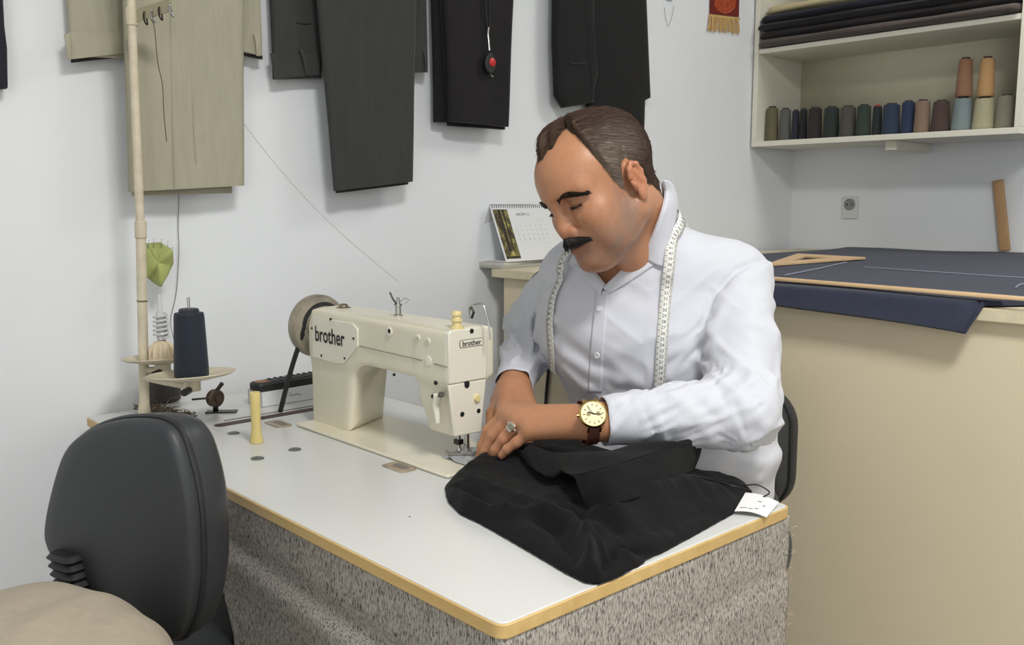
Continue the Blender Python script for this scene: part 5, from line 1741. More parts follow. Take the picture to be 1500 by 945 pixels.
def f_shirt(p):
    d = f_shirt_smooth(p)
    m = np.abs(d) < .03
    if not m.any(): return d
    q = p[m]
    disp = np.zeros(len(q), np.float32)
    # trunk: slanting drag lines from the armpits and bunching above the lap
    l = (q - WAI) @ LR; h = (q - WAI) @ UPT; ff = (q - WAI) @ FT
    n1 = vnoise(np.stack([l * 5 + h * 7, h * 15 - np.abs(l) * 13, ff * 3], 1).astype(np.float32), 1.0, 11, 2)
    low = np.exp(-((h + .03) / .09) ** 2); mid_ = np.exp(-((h - .16) / .11) ** 2)
    disp += (.0100 * low + .0060 * mid_ + .003) * (ridge(n1) - .45)
    n2 = vnoise(q.astype(np.float32), 9.0, 4, 2)
    disp += .003 * n2
    inarm = np.zeros(len(q), np.float32)
    for sh, el, cu, sd in ((SHL, ELL, CUFL, 21), (SHR, ELR, CUFR, 31)):
        t, ph, L = arm_uv(q, sh, el)
        w1 = np.exp(-np.maximum(0, (np.abs(rc(q, sh, el, .058, .056)) - .012) / .012) ** 2) * np.clip((t - .02) / .06, 0, 1)
        c = np.stack([t * 17 + 1.6 * np.sin(ph + .8), np.cos(ph) * 1.3, np.sin(ph) * 1.3], 1)
        n = vnoise(c.astype(np.float32), 1.0, sd, 2)
        w1 = w1 * (.35 + .65 * np.clip((t - .12) / .12, 0, 1))
        t2, ph2, L2 = arm_uv(q, el, cu)
        w2 = np.exp(-np.maximum(0, (np.abs(rc(q, el, cu, .055, .037)) - .012) / .012) ** 2) * np.clip((L2 * .82 - t2) / .03, 0, 1) * np.clip(t2 / .02 + 1, 0, 1)
        c2 = np.stack([t2 * 7 + .5 * np.sin(ph2), np.cos(ph2 + t2 * 9) * 2.5, np.sin(ph2 + t2 * 9) * 2.5], 1)
        nn2 = vnoise(c2.astype(np.float32), 1.0, sd + 1, 2)
        disp = disp * (1 - np.clip(w1 + w2, 0, 1)) + w1 * .0085 * (ridge(n) - .42) + w2 * .0085 * (ridge(nn2) - .42)
    disp += fold_lines(q)
    d = d.copy()
    d[m] -= disp * np.clip(1 - np.abs(d[m]) / .03, 0, 1)
    return d
SLO = np.minimum.reduce([ELR, WRR, CUFL, PEL, WAI]) - .20; SHI = np.maximum.reduce([ELL, SHL, NB, PEL]) + .16
SLO[2] = PEL[2] - .02
SV, SF_ = sdf_mesh(f_shirt, SLO, SHI, .0045)

def trace(f, uv, t0=1.25, t1=2.4):
    """points where camera-measured rays meet a surface"""
    R_ = np.array([A3(ray(u, v)) for u, v in uv], np.float32)
    t = np.full(len(R_), t0, np.float32)
    C_ = A3(CAM)
    best = np.full(len(R_), 9.0, np.float32); bt = t.copy()
    for _ in range(110):
        d = f((C_ + R_ * t[:, None]).astype(np.float32))
        m = d < best - 1e-5
        best = np.where(m, d, best); bt = np.where(m, t, bt)
        t = np.minimum(t + d * .7, t1)
    return C_ + R_ * bt[:, None]
def grad(f, p, e=.004):
    p = p.astype(np.float32); d = f(p)
    g = np.stack([f(p + np.eye(3, dtype=np.float32)[i] * e) - d for i in range(3)], 1)
    return g / (np.linalg.norm(g, axis=1, keepdims=True) + 1e-9)
def f_sn(p):
    return np.minimum(f_shirt_smooth(p), smin(rc(p, NKT, NB - FT * .005, .0575, .0625), f_head(p), .02))
VB = trace(f_shirt, [(884, 425)])[0]
A0 = trace(f_sn, [(938, 372)])[0]
AXN = (NKT - NB) / np.linalg.norm(NKT - NB)
def mirror(p): 
    p = np.asarray(p); return p - 2 * np.outer((p - NB) @ LR, LR) if p.ndim == 2 else p - 2 * ((p - NB) @ LR) * LR
lA, hA = abs((A0 - VB) @ LR), (A0 - VB) @ UPT
# open the neck, the cuffs and the hem
rel = SV - VB
l_, h_, fo_ = rel @ LR, rel @ UPT, rel @ FT
lc = (SV - NB) @ LR
vcut = (h_ > 0) & (np.abs(l_ - 0) < lA / max(hA, .02) * h_ * .9 + .002) & (fo_ > -.14)
rn = SV - NB; an = rn @ AXN; rad = np.linalg.norm(rn - np.outer(an, AXN), axis=1)
ncut = (rad < .066) & (an > np.where(fo_ > -.06, .012, -.02))
def past(cu, el, wr): 
    ax = (wr - el) / np.linalg.norm(wr - el)
    return ((SV - cu) @ ax > 0) & (np.linalg.norm(SV - cu, axis=1) < .12) & (rc(SV.astype(np.float32), el, wr + ax * .06, .055, .055) < 0)
keep = ~(vcut | ncut | past(CUFL, ELL, WRL) | past(CUFR, ELR, WRR) | ((SV - PEL) @ UPT < .02))
SV2, SF2, _ = drop(SV, SF_, keep)
def shirt_mat():
    k = NT('white_shirt_cotton')
    v = k.coords()
    k.b.inputs['Base Color'].default_value = rgb(203, 205, 213)
    k.b.inputs['Roughness'].default_value = .72
    k.b.inputs['Specular IOR Level'].default_value = .25
    k.b.inputs['Sheen Weight'].default_value = .12
    n1 = k.bump(k.noise(v, 1100, 2), .12, .0004)
    k.bump(k.noise(k.coords((1, 1, .5)), 26, 4, .55), .16, .008, n1)
    return k.m
M_shirt = shirt_mat()
# true the cut edges of the cuffs and the hem onto their planes
ed = np.sort(np.concatenate([SF2[:, [i, (i + 1) % 4]] for i in range(4)]), 1)
ue, ec = np.unique(ed, axis=0, return_counts=True)
bv = np.unique(ue[ec == 1])
for cu, el, wr in ((CUFL, ELL, WRL), (CUFR, ELR, WRR)):
    ax = (wr - el) / np.linalg.norm(wr - el)
    k_ = bv[np.linalg.norm(SV2[bv] - cu, axis=1) < .06]
    SV2[k_] -= np.outer((SV2[k_] - cu) @ ax, ax)
for sg in (1, -1):
    kk = lA / max(hA, .02) * .9
    nrm_ = sg * LR - kk * UPT; nn_ = np.linalg.norm(nrm_)
    dd_ = ((SV2[bv] - VB) @ nrm_ - .002) / nn_
    k_ = bv[(np.abs(dd_) < .012) & (((SV2[bv] - VB) @ LR) * sg > -.004) & (((SV2[bv] - VB) @ UPT) > -.01) & (((SV2[bv] - VB) @ FT) > -.14)]
    SV2[k_] -= np.outer(((SV2[k_] - VB) @ nrm_ - .002) / nn_, nrm_ / nn_)
k_ = bv[np.abs((SV2[bv] - PEL) @ UPT - .02) < .02]
SV2[k_] -= np.outer((SV2[k_] - PEL) @ UPT - .02, UPT)
shirt = np_mesh(SV2, SF2, 'shirt', M_shirt, person, solid=.0018)
shirt['label'] = 'white long sleeved shirt with open collar'
# collar leaf: neck edge and outer edge, left half traced, right half mirrored, joined behind the neck
ne = trace(f_sn, [(938, 371), (948, 352), (958, 328), (966, 305), (970, 285), (966, 268)])
oe = trace(f_shirt_smooth, [(975, 392), (981, 368), (986, 340), (990, 318), (991, 302), (984, 284)])
gn, go = grad(f_sn, ne), grad(f_shirt_smooth, oe)
ne = ne + gn * .007; oe = oe + go * .0055
def f_nk(p): return np.minimum(f_shirt_smooth(p), rc(p, NKT, NB - FT * .005, .0575, .0625))
rn_ = trace(f_nk, [(887, 419), (874, 403), (861, 391), (850, 380)]); ro_ = trace(f_shirt_smooth, [(884, 433), (864, 412), (849, 396), (837, 380)])
rn_ = rn_ + grad(f_nk, rn_) * .005; ro_ = ro_ + grad(f_shirt_smooth, ro_) * .0055
bn = NB + AXN * .058 - FT * .075; bo = NB + AXN * .020 - FT * .098
half_n = list(ne) + [ne[-1] * .45 + bn * .55 - LR * -.012]; half_o = list(oe) + [oe[-1] * .4 + bo * .6 + LR * .02]
NE = spline(half_n + [bn] + [mirror(p) for p in half_n[:1:-1]] + list(rn_[::-1]), 72)
OE = spline(half_o + [bo] + [mirror(p) for p in half_o[:1:-1]] + list(ro_[::-1]), 72)
def collar_fn(u, v):
    i = u * 71; a = int(min(i, 70)); f = i - a
    n_ = NE[a] * (1 - f) + NE[a + 1] * f; o_ = OE[a] * (1 - f) + OE[a + 1] * f
    out = (o_ + n_) / 2 - NB; out = out - AXN * (out @ AXN); out /= np.linalg.norm(out)
    p = n_ * (1 - v) + o_ * v + out * .008 * math.sin(PI * v) ** .8
    return (tuple(p), tuple(out * .8 + AXN * .5))
col_ = MB().slab(collar_fn, 90, 10, .003).build('collar', M_shirt, shirt, angle=180)
# collar stand: the band that rises round the neck inside the leaf
def stand_fn(u, v):
    i = u * 71; a = int(min(i, 70)); f = i - a
    n_ = NE[a] * (1 - f) + NE[a + 1] * f
    out = n_ - NB; out = out - AXN * (out @ AXN); out /= np.linalg.norm(out)
    base = n_ - AXN * .045 - out * .001
    return (tuple(n_ * (1 - v) + base * v - out * .002), tuple(out))
MB().slab(stand_fn, 80, 5, .0025).build('collar_stand', mat('collar_lining', (196, 190, 192), .8), shirt, angle=180)
def strip_on(f, left, right, nu, nv, lift, th, name, m, parent):
    Lp, Rp = spline(left, nv + 1), spline(right, nv + 1)
    uv = [tuple(Lp[j] * (1 - i / nu) + Rp[j] * (i / nu)) for j in range(nv + 1) for i in range(nu + 1)]
    P = trace(f, uv); G = grad(f, P, .006)
    P = P + G * lift
    return MB().slab(lambda u, v: (tuple(P[round(v * nv) * (nu + 1) + round(u * nu)]), tuple(G[round(v * nv) * (nu + 1) + round(u * nu)])), nu, nv, th).build(name, m, parent, angle=180)
strip_on(f_nk, [(937, 370), (912, 396), (884, 423)], [(962, 386), (937, 404), (894, 431)], 6, 20, .0040, .003, 'front_edge', M_shirt, shirt)
strip_on(f_shirt, [(874, 428), (868, 480), (864, 530), (862, 574)], [(894, 424), (888, 480), (884, 530), (882, 574)], 6, 50, .0016, .0022, 'placket', M_shirt, shirt)
for u, v in ((879, 453), (876, 520)):
    P = trace(f_shirt, [(u, v)]); G = grad(f_shirt, P, .006)[0]
    zq = Vector(G).to_track_quat('Z', 'Y').to_matrix().to_4x4()
    MB().lathe([(.0055, .0022), (.0055, .004), (.0045, .0046), (.003, .004), (0, .004)], Matrix.Translation(P[0]) @ zq, 20).build('button', mat('shirt_button', (222, 224, 228), .3), shirt)
# --- dark trousers and shoes under the table
def f_pants(p):
    a = squash(p, WAI, 1.42)
    d = rc(a, PEL - UPT * .02, WAI + (PEL - WAI) * .5, .128, .120)
    for h0, kn, fo in ((HIL, KNL, FOL), (HIR, KNR, FOR_)):
        d = smin(d, rc(p, h0, kn, .090, .070), .05)
        d = smin(d, rc(p, kn, fo + f32(0, 0, .02), .070, .058), .03)
    return d
PV, PF = sdf_mesh(f_pants, np.minimum.reduce([PEL, KNR, FOR_]) - .2, np.maximum.reduce([PEL, KNL, WAI]) + .2, .009)
PV, PF, _ = drop(PV, PF, ((PV - PEL) @ UPT < .09) & (PV[:, 2] > .085))
np_mesh(PV, PF, 'trousers', weave_mat('dark_grey_trouser_wool', (44, 44, 48), .9), person, solid=.002)
for fo in (FOL, FOR_):
    def f_shoe(p, fo=fo):
        d = rc(p, fo + f32(0, .045, -.032), fo + f32(0, -.15, -.045), .043, .033)
        d = smin(d, rc(p, fo + f32(0, .02, -.03), fo + f32(0, .01, .02), .045, .042), .03)
        return smax(d, .001 - p[:, 2], .004)
    V, F = sdf_mesh(f_shoe, fo - f32(.12, .25, .1), fo + f32(.12, .15, .1), .006)
    np_mesh(V, F, 'shoe', mat('black_leather', (26, 25, 25), .35), person)

# ================================================================ TAPE MEASURE
M_tape = mat('tape_vinyl', (226, 226, 220), .5, var=.02)
tl_px = [(991, 303), (987, 330), (982, 362), (979, 395), (975, 440), (971, 490), (968, 540), (966, 568), (965, 600)]
tr_px = [(834, 378), (828, 396), (819, 416), (811, 436), (807, 460), (807, 490), (809, 520), (811, 545)]
def f_sc(p): return smin(trunk(p, .0105), f_shirt(p) if False else trunk(p, .0105), .001)
PL_ = trace(f_sc, tl_px); PR_ = trace(f_sc, tr_px)
P0_ = PL_[0]; M0_ = mirror(P0_)
backp = [P0_ - FT * .045 - LR * .02, NB + LR * .038 - FT * .105 + AXN * .01, NB - LR * .038 - FT * .105 + AXN * .01, M0_ - FT * .045 + LR * .02, M0_]
raw = spline(list(PL_[::-1]) + backp + list(PR_), 240)
raw = np.array(raw)
def f_out(p): return np.minimum(np.minimum(trunk(p, .0085), f_sn(p)), 1.0)
for _ in range(4):
    d = f_out(raw.astype(np.float32)); G = grad(f_out, raw, .006)
    raw = raw - np.clip(d - .0045, -.02, .02)[:, None] * G
for _ in range(2):
    raw[1:-1] = raw[1:-1] * .5 + (raw[:-2] + raw[2:]) * .25
G = grad(f_out, raw, .012)
for _ in range(6):
    G[1:-1] = G[1:-1] * .5 + (G[:-2] + G[2:]) * .25
G /= np.linalg.norm(G, axis=1, keepdims=True)
# lift the tape over the collar leaf
cs = np.array(OE)
lift = np.array([.0095 if np.min(np.linalg.norm(cs - q, axis=1)) < .026 else 0 for q in raw])
for _ in range(5): lift[1:-1] = lift[1:-1] * .5 + (lift[:-2] + lift[2:]) * .25
raw = raw + G * lift[:, None]
sarc = np.concatenate([[0], np.cumsum(np.linalg.norm(np.diff(raw, axis=0), axis=1))])
TWD = .0195
def tape_at(s):
    i = min(max(np.searchsorted(sarc, s) - 1, 0), len(raw) - 2)
    f = (s - sarc[i]) / max(1e-9, sarc[i + 1] - sarc[i])
    p = raw[i] * (1 - f) + raw[i + 1] * f
    t = raw[min(i + 2, len(raw) - 1)] - raw[max(i - 1, 0)]; t /= np.linalg.norm(t)
    n = G[i] * (1 - f) + G[i + 1] * f; n = n - t * (n @ t); n /= np.linalg.norm(n)
    return p, t, n, np.cross(t, n)
STOT = sarc[-1]
tape = thing('tape_measure', 'white tailor tape measure hanging round the man\'s neck', 'tape measure', tuple(raw[120]))
def tape_fn(u, v):
    p, t, n, w_ = tape_at(u * STOT)
    return (tuple(p + w_ * (v - .5) * TWD), tuple(n))
MB().slab(tape_fn, 260, 2, .0007).build('tape_band', M_tape, tape, angle=180)
tick = MB(); num = MB()
NT_ = int(STOT / .0025)
for k in range(NT_):
    s = k * .0025
    p, t, n, w_ = tape_at(s)
    lng = TWD * (.5 if k % 4 == 0 else .22)
    for sgn in ((1,) if k % 4 else (1, -1)):
        a = p + w_ * sgn * (TWD / 2 - .0004) + n * .0006; b = p + w_ * sgn * (TWD / 2 - lng * (.5 if k % 4 == 0 else 1)) + n * .0006
        hw = .00028 if k % 4 else .00040
        tick.add([tuple(a - t * hw), tuple(b - t * hw), tuple(b + t * hw), tuple(a + t * hw)], [(0, 1, 2, 3)])
glyph = {}
for k in range(1, int(STOT / .01)):
    s = k * .01 - .005
    p, t, n, w_ = tape_at(s)
    body = str(k + 12)
    if body not in glyph: glyph[body] = text_mesh(body, .0078, .0, 0.0)
    vs, fs = glyph[body]
    sg = 1
    num.add([tuple(p + w_ * v[0] * sg + t * v[1] * sg + n * .0007) for v in vs], fs)
tag(tick.build('ruling', M_ink, tape, smooth=False), kind='stuff')
tag(num.build('numbers', M_ink, tape, smooth=False), kind='stuff')

# ================================================================ WATCH AND RING
wax = (ELL - WRL) / np.linalg.norm(ELL - WRL)
wc_ = WRL - wax * .010
tocam = A3(CAM) - wc_; tocam /= np.linalg.norm(tocam)
wn = tocam + f32(0, 0, .25); wn = wn - wax * (wn @ wax) * .85; wn /= np.linalg.norm(wn)
wx = wax - wn * (wax @ wn); wx /= np.linalg.norm(wx)
wy = np.cross(wn, wx)
wpos = trace(lambda p: f_body(p), [(867, 609)])[0] 
wpos = wpos + wn * .0065
watch = thing('wristwatch', 'gold wristwatch with cream dial and brown strap on his wrist', 'watch', tuple(wpos))
WM = axes(wpos, wx, wy, wn)
M_gold2 = mat('polished_gold', (212, 178, 104), .22, 1.0, var=.03)
M_dial = mat('champagne_dial', (232, 224, 180), .3, var=.02, coat=1.0)
M_strap = mat('brown_leather', (84, 48, 34), .55, var=.15, vscale=80, bump=.2, bscale=600)
MB().lathe([(.019, -.003), (.0215, -.001), (.0224, .003), (.0216, .0055), (.0202, .0066), (.0194, .0062), (.0192, .0052), (0, .0052)], WM, 48).build('case', M_gold2, watch)
dl_ = MB().lathe([(.0192, .0053), (0, .0055)], WM, 48).build('dial', M_dial, watch)
for k in range(12):
    a = k * PI / 6
    MB().box((-.0006, .0125, .0056), (.0006, .0160, .0062), WM @ Matrix.Rotation(a, 4, 'Z')).build('hour_mark', M_gold2, dl_)
for a, L_, w_ in ((1.15, .0085, .0008), (-1.75, .0125, .0006), (.6, .013, .0003)):
    MB().box((-w_, -.002, .0062), (w_, L_, .0066), WM @ Matrix.Rotation(a, 4, 'Z')).build('watch_hand', M_darkmetal, dl_)
for dx in (-.0075, .0075):
    MB().lathe([(.0038, .0056), (.0038, .0059), (.0030, .0059), (.0030, .0056)], WM @ Matrix.Translation((dx, 0, 0)), 20).build('small_dial', mat('pale_gold_ring', (196, 180, 128), .4), dl_)
MB().cyl(WM @ Vector((-.0205, 0, .001)), WM @ Vector((-.025, 0, .001)), .0028, seg=12).build('crown', M_gold2, watch)
for sx in (-.0095, .0095):
    for sy in (-1, 1):
        MB().tube([WM @ Vector((sx, sy * .017, .001)), WM @ Vector((sx, sy * .0235, -.002)), WM @ Vector((sx, sy * .0255, -.006))], [.0022, .0022, .0018], 8).build('lug', M_gold2, watch)
# strap: follows the wrist's own outline all the way round
cst = wpos - wn * .031
sr = []
for a in np.linspace(0, 2 * PI, 49)[:-1]:
    dv = wn * math.cos(a) + wy * math.sin(a)
    t = .02
    for _ in range(40):
        dd = float(f_body(np.array([cst + dv * t], np.float32))[0])
        t -= dd * .7
        t = min(max(t, .015), .05)
    sr.append((t, dv))
rr_ = np.array([q[0] for q in sr]); 
for _ in range(4): rr_ = rr_ * .5 + (np.roll(rr_, 1) + np.roll(rr_, -1)) * .25
vs, fs = [], []
n = len(sr)
for i in range(n):
    for w_, h_ in ((-.0095, .0005), (.0095, .0005), (.0095, .0030), (-.0095, .0030)):
        vs.append(tuple(cst + sr[i][1] * (rr_[i] + .0024 + h_) + wx * w_))
for i in range(n):
    k = (i + 1) % n
    for j in range(4):
        j2 = (j + 1) % 4
        fs.append((i * 4 + j, i * 4 + j2, k * 4 + j2, k * 4 + j))
MB().add(vs, fs).build('strap', M_strap, watch, bevel=.0006)
ra, rb = HANDL['ring'][0][0], HANDL['ring'][0][1]
rax = (rb - ra) / np.linalg.norm(rb - ra); rcn = ra + (rb - ra) * .30
rtop = A3(CAM) - rcn + f32(0, 0, .8); rtop = rtop - rax * (rtop @ rax); rtop /= np.linalg.norm(rtop)
ring = thing('finger_ring', 'silver finger ring with dark stone on his left hand', 'ring', tuple(rcn))
M_silver = mat('silver', (214, 210, 196), .2, 1.0)
e2 = np.cross(rax, rtop)
MB().tube([tuple(rcn + (rtop * math.cos(a) + e2 * math.sin(a)) * .0140) for a in np.linspace(0, 2 * PI, 33)[:-1]], .0026, 8, True).build('band', M_silver, ring)
RM_ = axes(rcn + rtop * .0142, rax, e2, rtop)
MB().prism(rounded(.015, .0125, .003, 4), RM_, .0032).build('setting', M_silver, ring, bevel=.0006)
MB().prism(rounded(.0075, .0095, .002, 4), RM_ @ Matrix.Translation((0, 0, .003)), .0016).build('stone', mat('smoky_stone', (120, 114, 100), .1), ring, bevel=.0007)

# ================================================================ THE BLACK TROUSERS BEING SEWN
M_blackcloth = weave_mat('black_suiting', (20, 20, 21), .9, 900, .3, .12, fold=.2, spec=.15, sheen=.03)
outl = [(649, 707), (656, 728), (672, 744), (700, 757), (745, 782), (790, 808), (832, 832), (856, 843), (880, 845), (905, 836), (960, 806), (1020, 774), (1075, 744), (1106, 717), (1096, 706), (1060, 694), (1010, 690), (930, 668), (860, 652), (800, 645), (740, 642), (708, 660), (690, 680), (664, 692)]
ol = np.array([[onz(u, v, TZ + .012)[0], onz(u, v, TZ + .012)[1]] for u, v in outl])
def poly_sd(p, V):
    d = np.full(len(p), 1e9); ins = np.zeros(len(p), bool)
    n = len(V)
    for i in range(n):
        a, b = V[i], V[(i + 1) % n]
        e_ = b - a; w_ = p - a
        t = np.clip((w_ @ e_) / (e_ @ e_), 0, 1)
        d = np.minimum(d, ((w_ - t[:, None] * e_) ** 2).sum(1))
        c = ((a[1] <= p[:, 1]) & (b[1] > p[:, 1])) | ((b[1] <= p[:, 1]) & (a[1] > p[:, 1]))
        xc = a[0] + (p[:, 1] - a[1]) / (b[1] - a[1] + 1e-12) * (b[0] - a[0])
        ins ^= c & (p[:, 0] < xc)
    return np.where(ins, -np.sqrt(d), np.sqrt(d))
def line_d(p, L):
    d = np.full(len(p), 1e9)
    for a, b in zip(L[:-1], L[1:]):
        e_ = b - a; w_ = p - a
        t = np.clip((w_ @ e_) / (e_ @ e_), 0, 1)
        d = np.minimum(d, np.sqrt(((w_ - t[:, None] * e_) ** 2).sum(1)))
    return d
def gl(px, z=TZ + .03): return np.array([[onz(u, v, z)[0], onz(u, v, z)[1]] for u, v in px])
ridges = [(gl([(655, 702), (690, 728), (740, 745), (800, 750), (835, 768), (858, 795), (872, 822), (884, 838)]), .011, .022),
          (gl([(862, 792), (905, 800), (965, 800)]), .009, .016),
          (gl([(720, 668), (790, 672), (850, 690), (960, 672)]), .034, .012),
          (gl([(880, 752), (960, 736), (1050, 712)]), .014, .009),
          (gl([(690, 700), (740, 716), (790, 738)]), .012, .008),
          (gl([(900, 738), (945, 722), (1000, 696)], TZ + .05), .032, .026)]
grooves = [(gl([(664, 722), (720, 756), (788, 772), (824, 797), (846, 830)], TZ + .01), .010, .013),
           (gl([(790, 735), (850, 752), (900, 772)]), .012, .012),
           (gl([(900, 796), (960, 765), (1040, 735)]), .014, .006),
           (gl([(878, 838), (890, 822), (915, 812), (966, 808)], TZ + .01), .008, .030)]
def f_hands(p):
    return np.minimum(near(p, (WRL + HANDL['middle'][0][2]) / 2, .14, lambda x: f_hand(x, HANDL, WRL, WRL + (ELL - WRL) * .25)),
                      near(p, (WRR + HANDR['middle'][0][2]) / 2, .14, lambda x: f_hand(x, HANDR, WRR, WRR + (ELR - WRR) * .25)))
def f_man(p):
    d = np.minimum(near(p, (WRL + HANDL['middle'][0][2]) / 2, .14, lambda x: f_hand(x, HANDL, WRL, WRL + (ELL - WRL) * .25)),
                   near(p, (WRR + HANDR['middle'][0][2]) / 2, .14, lambda x: f_hand(x, HANDR, WRR, WRR + (ELR - WRR) * .25)))
    return np.minimum(d, f_shirt(p) - .002)
def cloth_h(xy):
    d2 = poly_sd(xy, ol)
    body = np.sqrt(np.clip(-d2 / .022, 0, 1))
    H = .020 * body + .006 * np.clip(-d2 / .09, 0, 1)
    for L, w_, h_ in ridges: H = H + h_ * np.exp(-(line_d(xy, L) / w_) ** 2) * body
    for L, w_, h_ in grooves: H = H - h_ * np.exp(-(line_d(xy, L) / w_) ** 2) * body
    q = np.concatenate([xy * 1.0, np.zeros((len(xy), 1))], 1).astype(np.float32)
    H = H + .004 * vnoise(q * np.array([1, 1.8, 1], np.float32), 16, 6, 3) * body
    return np.maximum(H, .0035) , d2
def f_cloth(p):
    H, d2 = cloth_h(p[:, :2].astype(float))
    zb_ = TZ + .0014 + np.where((p[:, 0] < .794) & (p[:, 1] > .282) & (p[:, 1] < .468), .0068, 0)
    a = (p[:, 2] - TZ - .0014 - np.maximum(H, zb_ - TZ + .002)) * .75
    d = np.maximum(smax(a, d2, .010), zb_ - p[:, 2])
    return np.maximum(d, .003 - f_man(p.astype(np.float32))).astype(np.float32)   # the hands press into it
CLO = np.array([ol[:, 0].min() - .02, ol[:, 1].min() - .02, TZ - .01]); CHI = np.array([ol[:, 0].max() + .02, ol[:, 1].max() + .02, TZ + .09])
V, F = sdf_mesh(f_cloth, CLO, CHI, .0032)
gr = thing('black_trousers', 'unfinished black trousers heaped on the table under the man\'s hands', 'trousers', (float(ol[:, 0].mean()), float(ol[:, 1].mean()), TZ))
np_mesh(V, F, 'lower_leg', M_blackcloth, gr)
# upper leg: a folded tube whose front face stands up toward the camera
def top_z(p): return TZ + float(cloth_h(np.array([[p[0], p[1]]]))[0][0])
def low(u, v):
    q = onz(u, v, TZ + .03)
    for _ in range(6): q = onz(u, v, .5 * q.z + .5 * (top_z(q) - .002))
    return q
fbot = [low(*q) for q in ((862, 748), (900, 740), (940, 726), (978, 708), (1014, 689))]
fpx = ((843, 698), (888, 688), (934, 673), (980, 658), (1030, 642))
ftop = [ony(u, v, q.y + b_) for (u, v), q, b_ in zip(fpx, fbot, (.020, .024, .026, .026, .020))]
def grid_at(rows, u):
    return spline_at(rows, u)
def spline_at(pts, u):
    P = [np.array(p, float) for p in pts]; P = [2 * P[0] - P[1]] + P + [2 * P[-1] - P[-2]]
    m = len(P) - 3; t = u * m; i = min(int(t), m - 1); t -= i
    a, b, c, d = P[i:i + 4]
    return 0.5 * ((2 * b) + (c - a) * t + (2 * a - 5 * b + 4 * c - d) * t * t + (3 * b - a - 3 * c + d) * t ** 3)
def sheet_between(name, curves, nu, nv, th, ripple, soft=.25):
    """closed sheet through a few guide curves, creased along them"""
    K = len(curves) - 1
    def pt(u, v):
        c = [spline_at(r_, u) for r_ in curves]
        t = v * K; i = min(int(t), K - 1); f = t - i
        p = (c[i] * (1 - f) + c[i + 1] * f) * (1 - soft) + spline_at(c, v) * soft
        return p + np.array([0, 0, ripple * math.sin(u * 21 + v * 7) * math.sin(v * PI)])
    def fn(u, v):
        e_ = .004
        p = pt(u, v)
        du = pt(min(1, u + e_), v) - pt(max(0, u - e_), v); dv = pt(u, min(1, v + e_)) - pt(u, max(0, v - e_))
        n_ = np.cross(du, dv); n_ /= np.linalg.norm(n_) + 1e-9
        return (tuple(p), tuple(n_))
    mb = MB().slab(fn, nu, nv, th)
    V_ = np.array(mb.v)
    for _ in range(12):      # lie against the hands and the sleeve instead of passing through
        d_ = f_hands(V_.astype(np.float32)); m_ = d_ < .006
        if m_.any():
            V_[m_, 2] = np.maximum(V_[m_, 2] - .006, TZ + .014)
    mb.v = [tuple(q) for q in V_]
    return mb.build(name, M_blackcloth, gr, angle=180)
mid_ = [(a + b) / 2 + Vector((.004, -.004, .001)) for a, b in zip(fbot, ftop)]
sheet_between('front_fold', [fbot, mid_, ftop], 50, 16, .006, .0012)
# top of the upper leg: its left lip droops open over a dark hollow
lip = [low(758, 660) + Vector((0, 0, .010)), low(776, 692) + Vector((0, 0, .014)), low(802, 716) + Vector((0, 0, .018)), low(824, 716) + Vector((0, 0, .026))] + ftop
bpx = ((742, 648), (758, 652), (780, 656), (808, 662), (840, 668), (885, 662), (930, 654), (978, 646), (1024, 638))
bk2 = [ony(u, v, q.y + b_) for (u, v), q, b_ in zip(bpx, lip, (.012, .035, .05, .055, .055, .045, .035, .026, .018))]
bk2[-1] = ftop[-1] + Vector((-.006, .008, .0)); bk2[-2] = ftop[-2] + Vector((-.004, .022, .004))
bk3 = [Vector((q.x - .008, q.y + .03 * k_, max(TZ + .012, q.z - .045 * k_))) for q, k_ in zip(bk2, (1, 1, 1, 1, 1, 1, .8, .4, .15))]
sheet_between('upper_leg', [lip, bk2, bk3], 80, 30, .006, .0025, .5)
# seam along the waist end
sm = [low(*q) + Vector((0, 0, .004)) for q in ((1002, 697), (1040, 706), (1075, 716), (1100, 722))]
MB().tube(spline(sm, 20), .0012, 6).build('stitched_seam', M_black, gr)
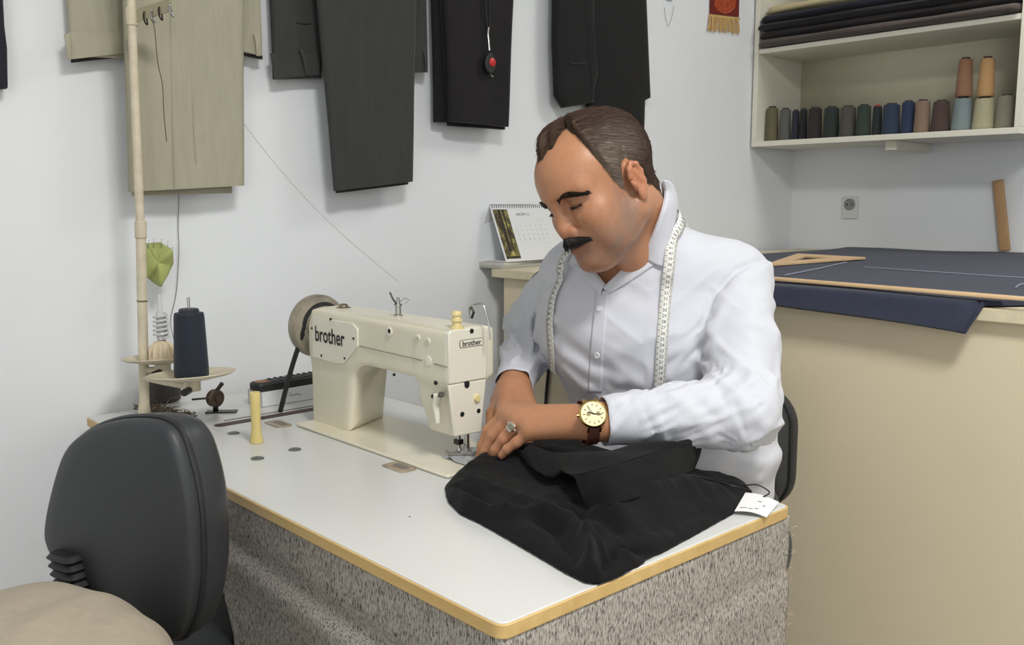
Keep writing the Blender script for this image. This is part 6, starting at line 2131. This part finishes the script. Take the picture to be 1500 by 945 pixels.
# paper tag on a string
tg_ = [onz(1076, 749, TZ + .006), onz(1123, 758, TZ + .002), onz(1141, 736, TZ + .004), onz(1092, 722, TZ + .012)]
c_ = sum(tg_, Vector()) / 4
def tag_fn(u, v):
    p = (tg_[0] * (1 - u) + tg_[1] * u) * (1 - v) + (tg_[3] * (1 - u) + tg_[2] * u) * v
    return (p + Vector((0, 0, .0035 * math.sin(PI * u))), (0, 0, 1))
tgo = MB().slab(tag_fn, 10, 8, .0008).build('price_tag', M_paper, gr)
tgo['label'] = 'white paper tag with small dark print'
pm = MB()
for u0, v0, L_ in ((.12, .16, .2), (.38, .14, .12), (.55, .2, .1), (.5, .6, .12), (.7, .45, .08)):
    a, b = Vector(tag_fn(u0, v0)[0]), Vector(tag_fn(u0 + L_, v0 + .02)[0])
    pm.tube([a + Vector((0, 0, .0008)), (a + b) / 2 + Vector((.001, .001, .0008)), b + Vector((0, 0, .0008))], .0007, 5)
tag(pm.build('printed_marks', M_greyink, tgo), kind='stuff')
s0 = Vector(tag_fn(.55, .92)[0])
MB().tube(spline([s0, s0 + Vector((.006, .008, .006)), s0 + Vector((-.006, .016, .008)), s0 + Vector((-.02, .012, .012)), low(1085, 712)], 16), .0011, 6).build('tag_string', M_black, tgo)
# grey pocketing under the needle
lq = [(657, 668), (672, 658), (700, 656), (706, 690), (690, 684), (664, 676)]
P_ = [onz(u, v, TZ + .0082) for u, v in lq]
cl = sum(P_, Vector()) / len(P_)
def lin_fn(u, v):
    t = u * len(P_); i = int(t) % len(P_); f = t - int(t)
    e_ = P_[i] * (1 - f) + P_[(i + 1) % len(P_)] * f
    p = cl + (e_ - cl) * v
    return p + Vector((0, 0, .0012 + .0006 * math.sin(u * 31) * v))
MB().sheet(lin_fn, 60, 8).build('pocketing', mat('silver_grey_lining', (168, 170, 172), .45, var=.25, vscale=90), gr, solid=.0012, angle=180)

S.view_settings.view_transform = 'Standard'
S.view_settings.look = 'None'
S.view_settings.exposure = 0.02
S.view_settings.gamma = 1.0
S.view_settings.use_curve_mapping = False
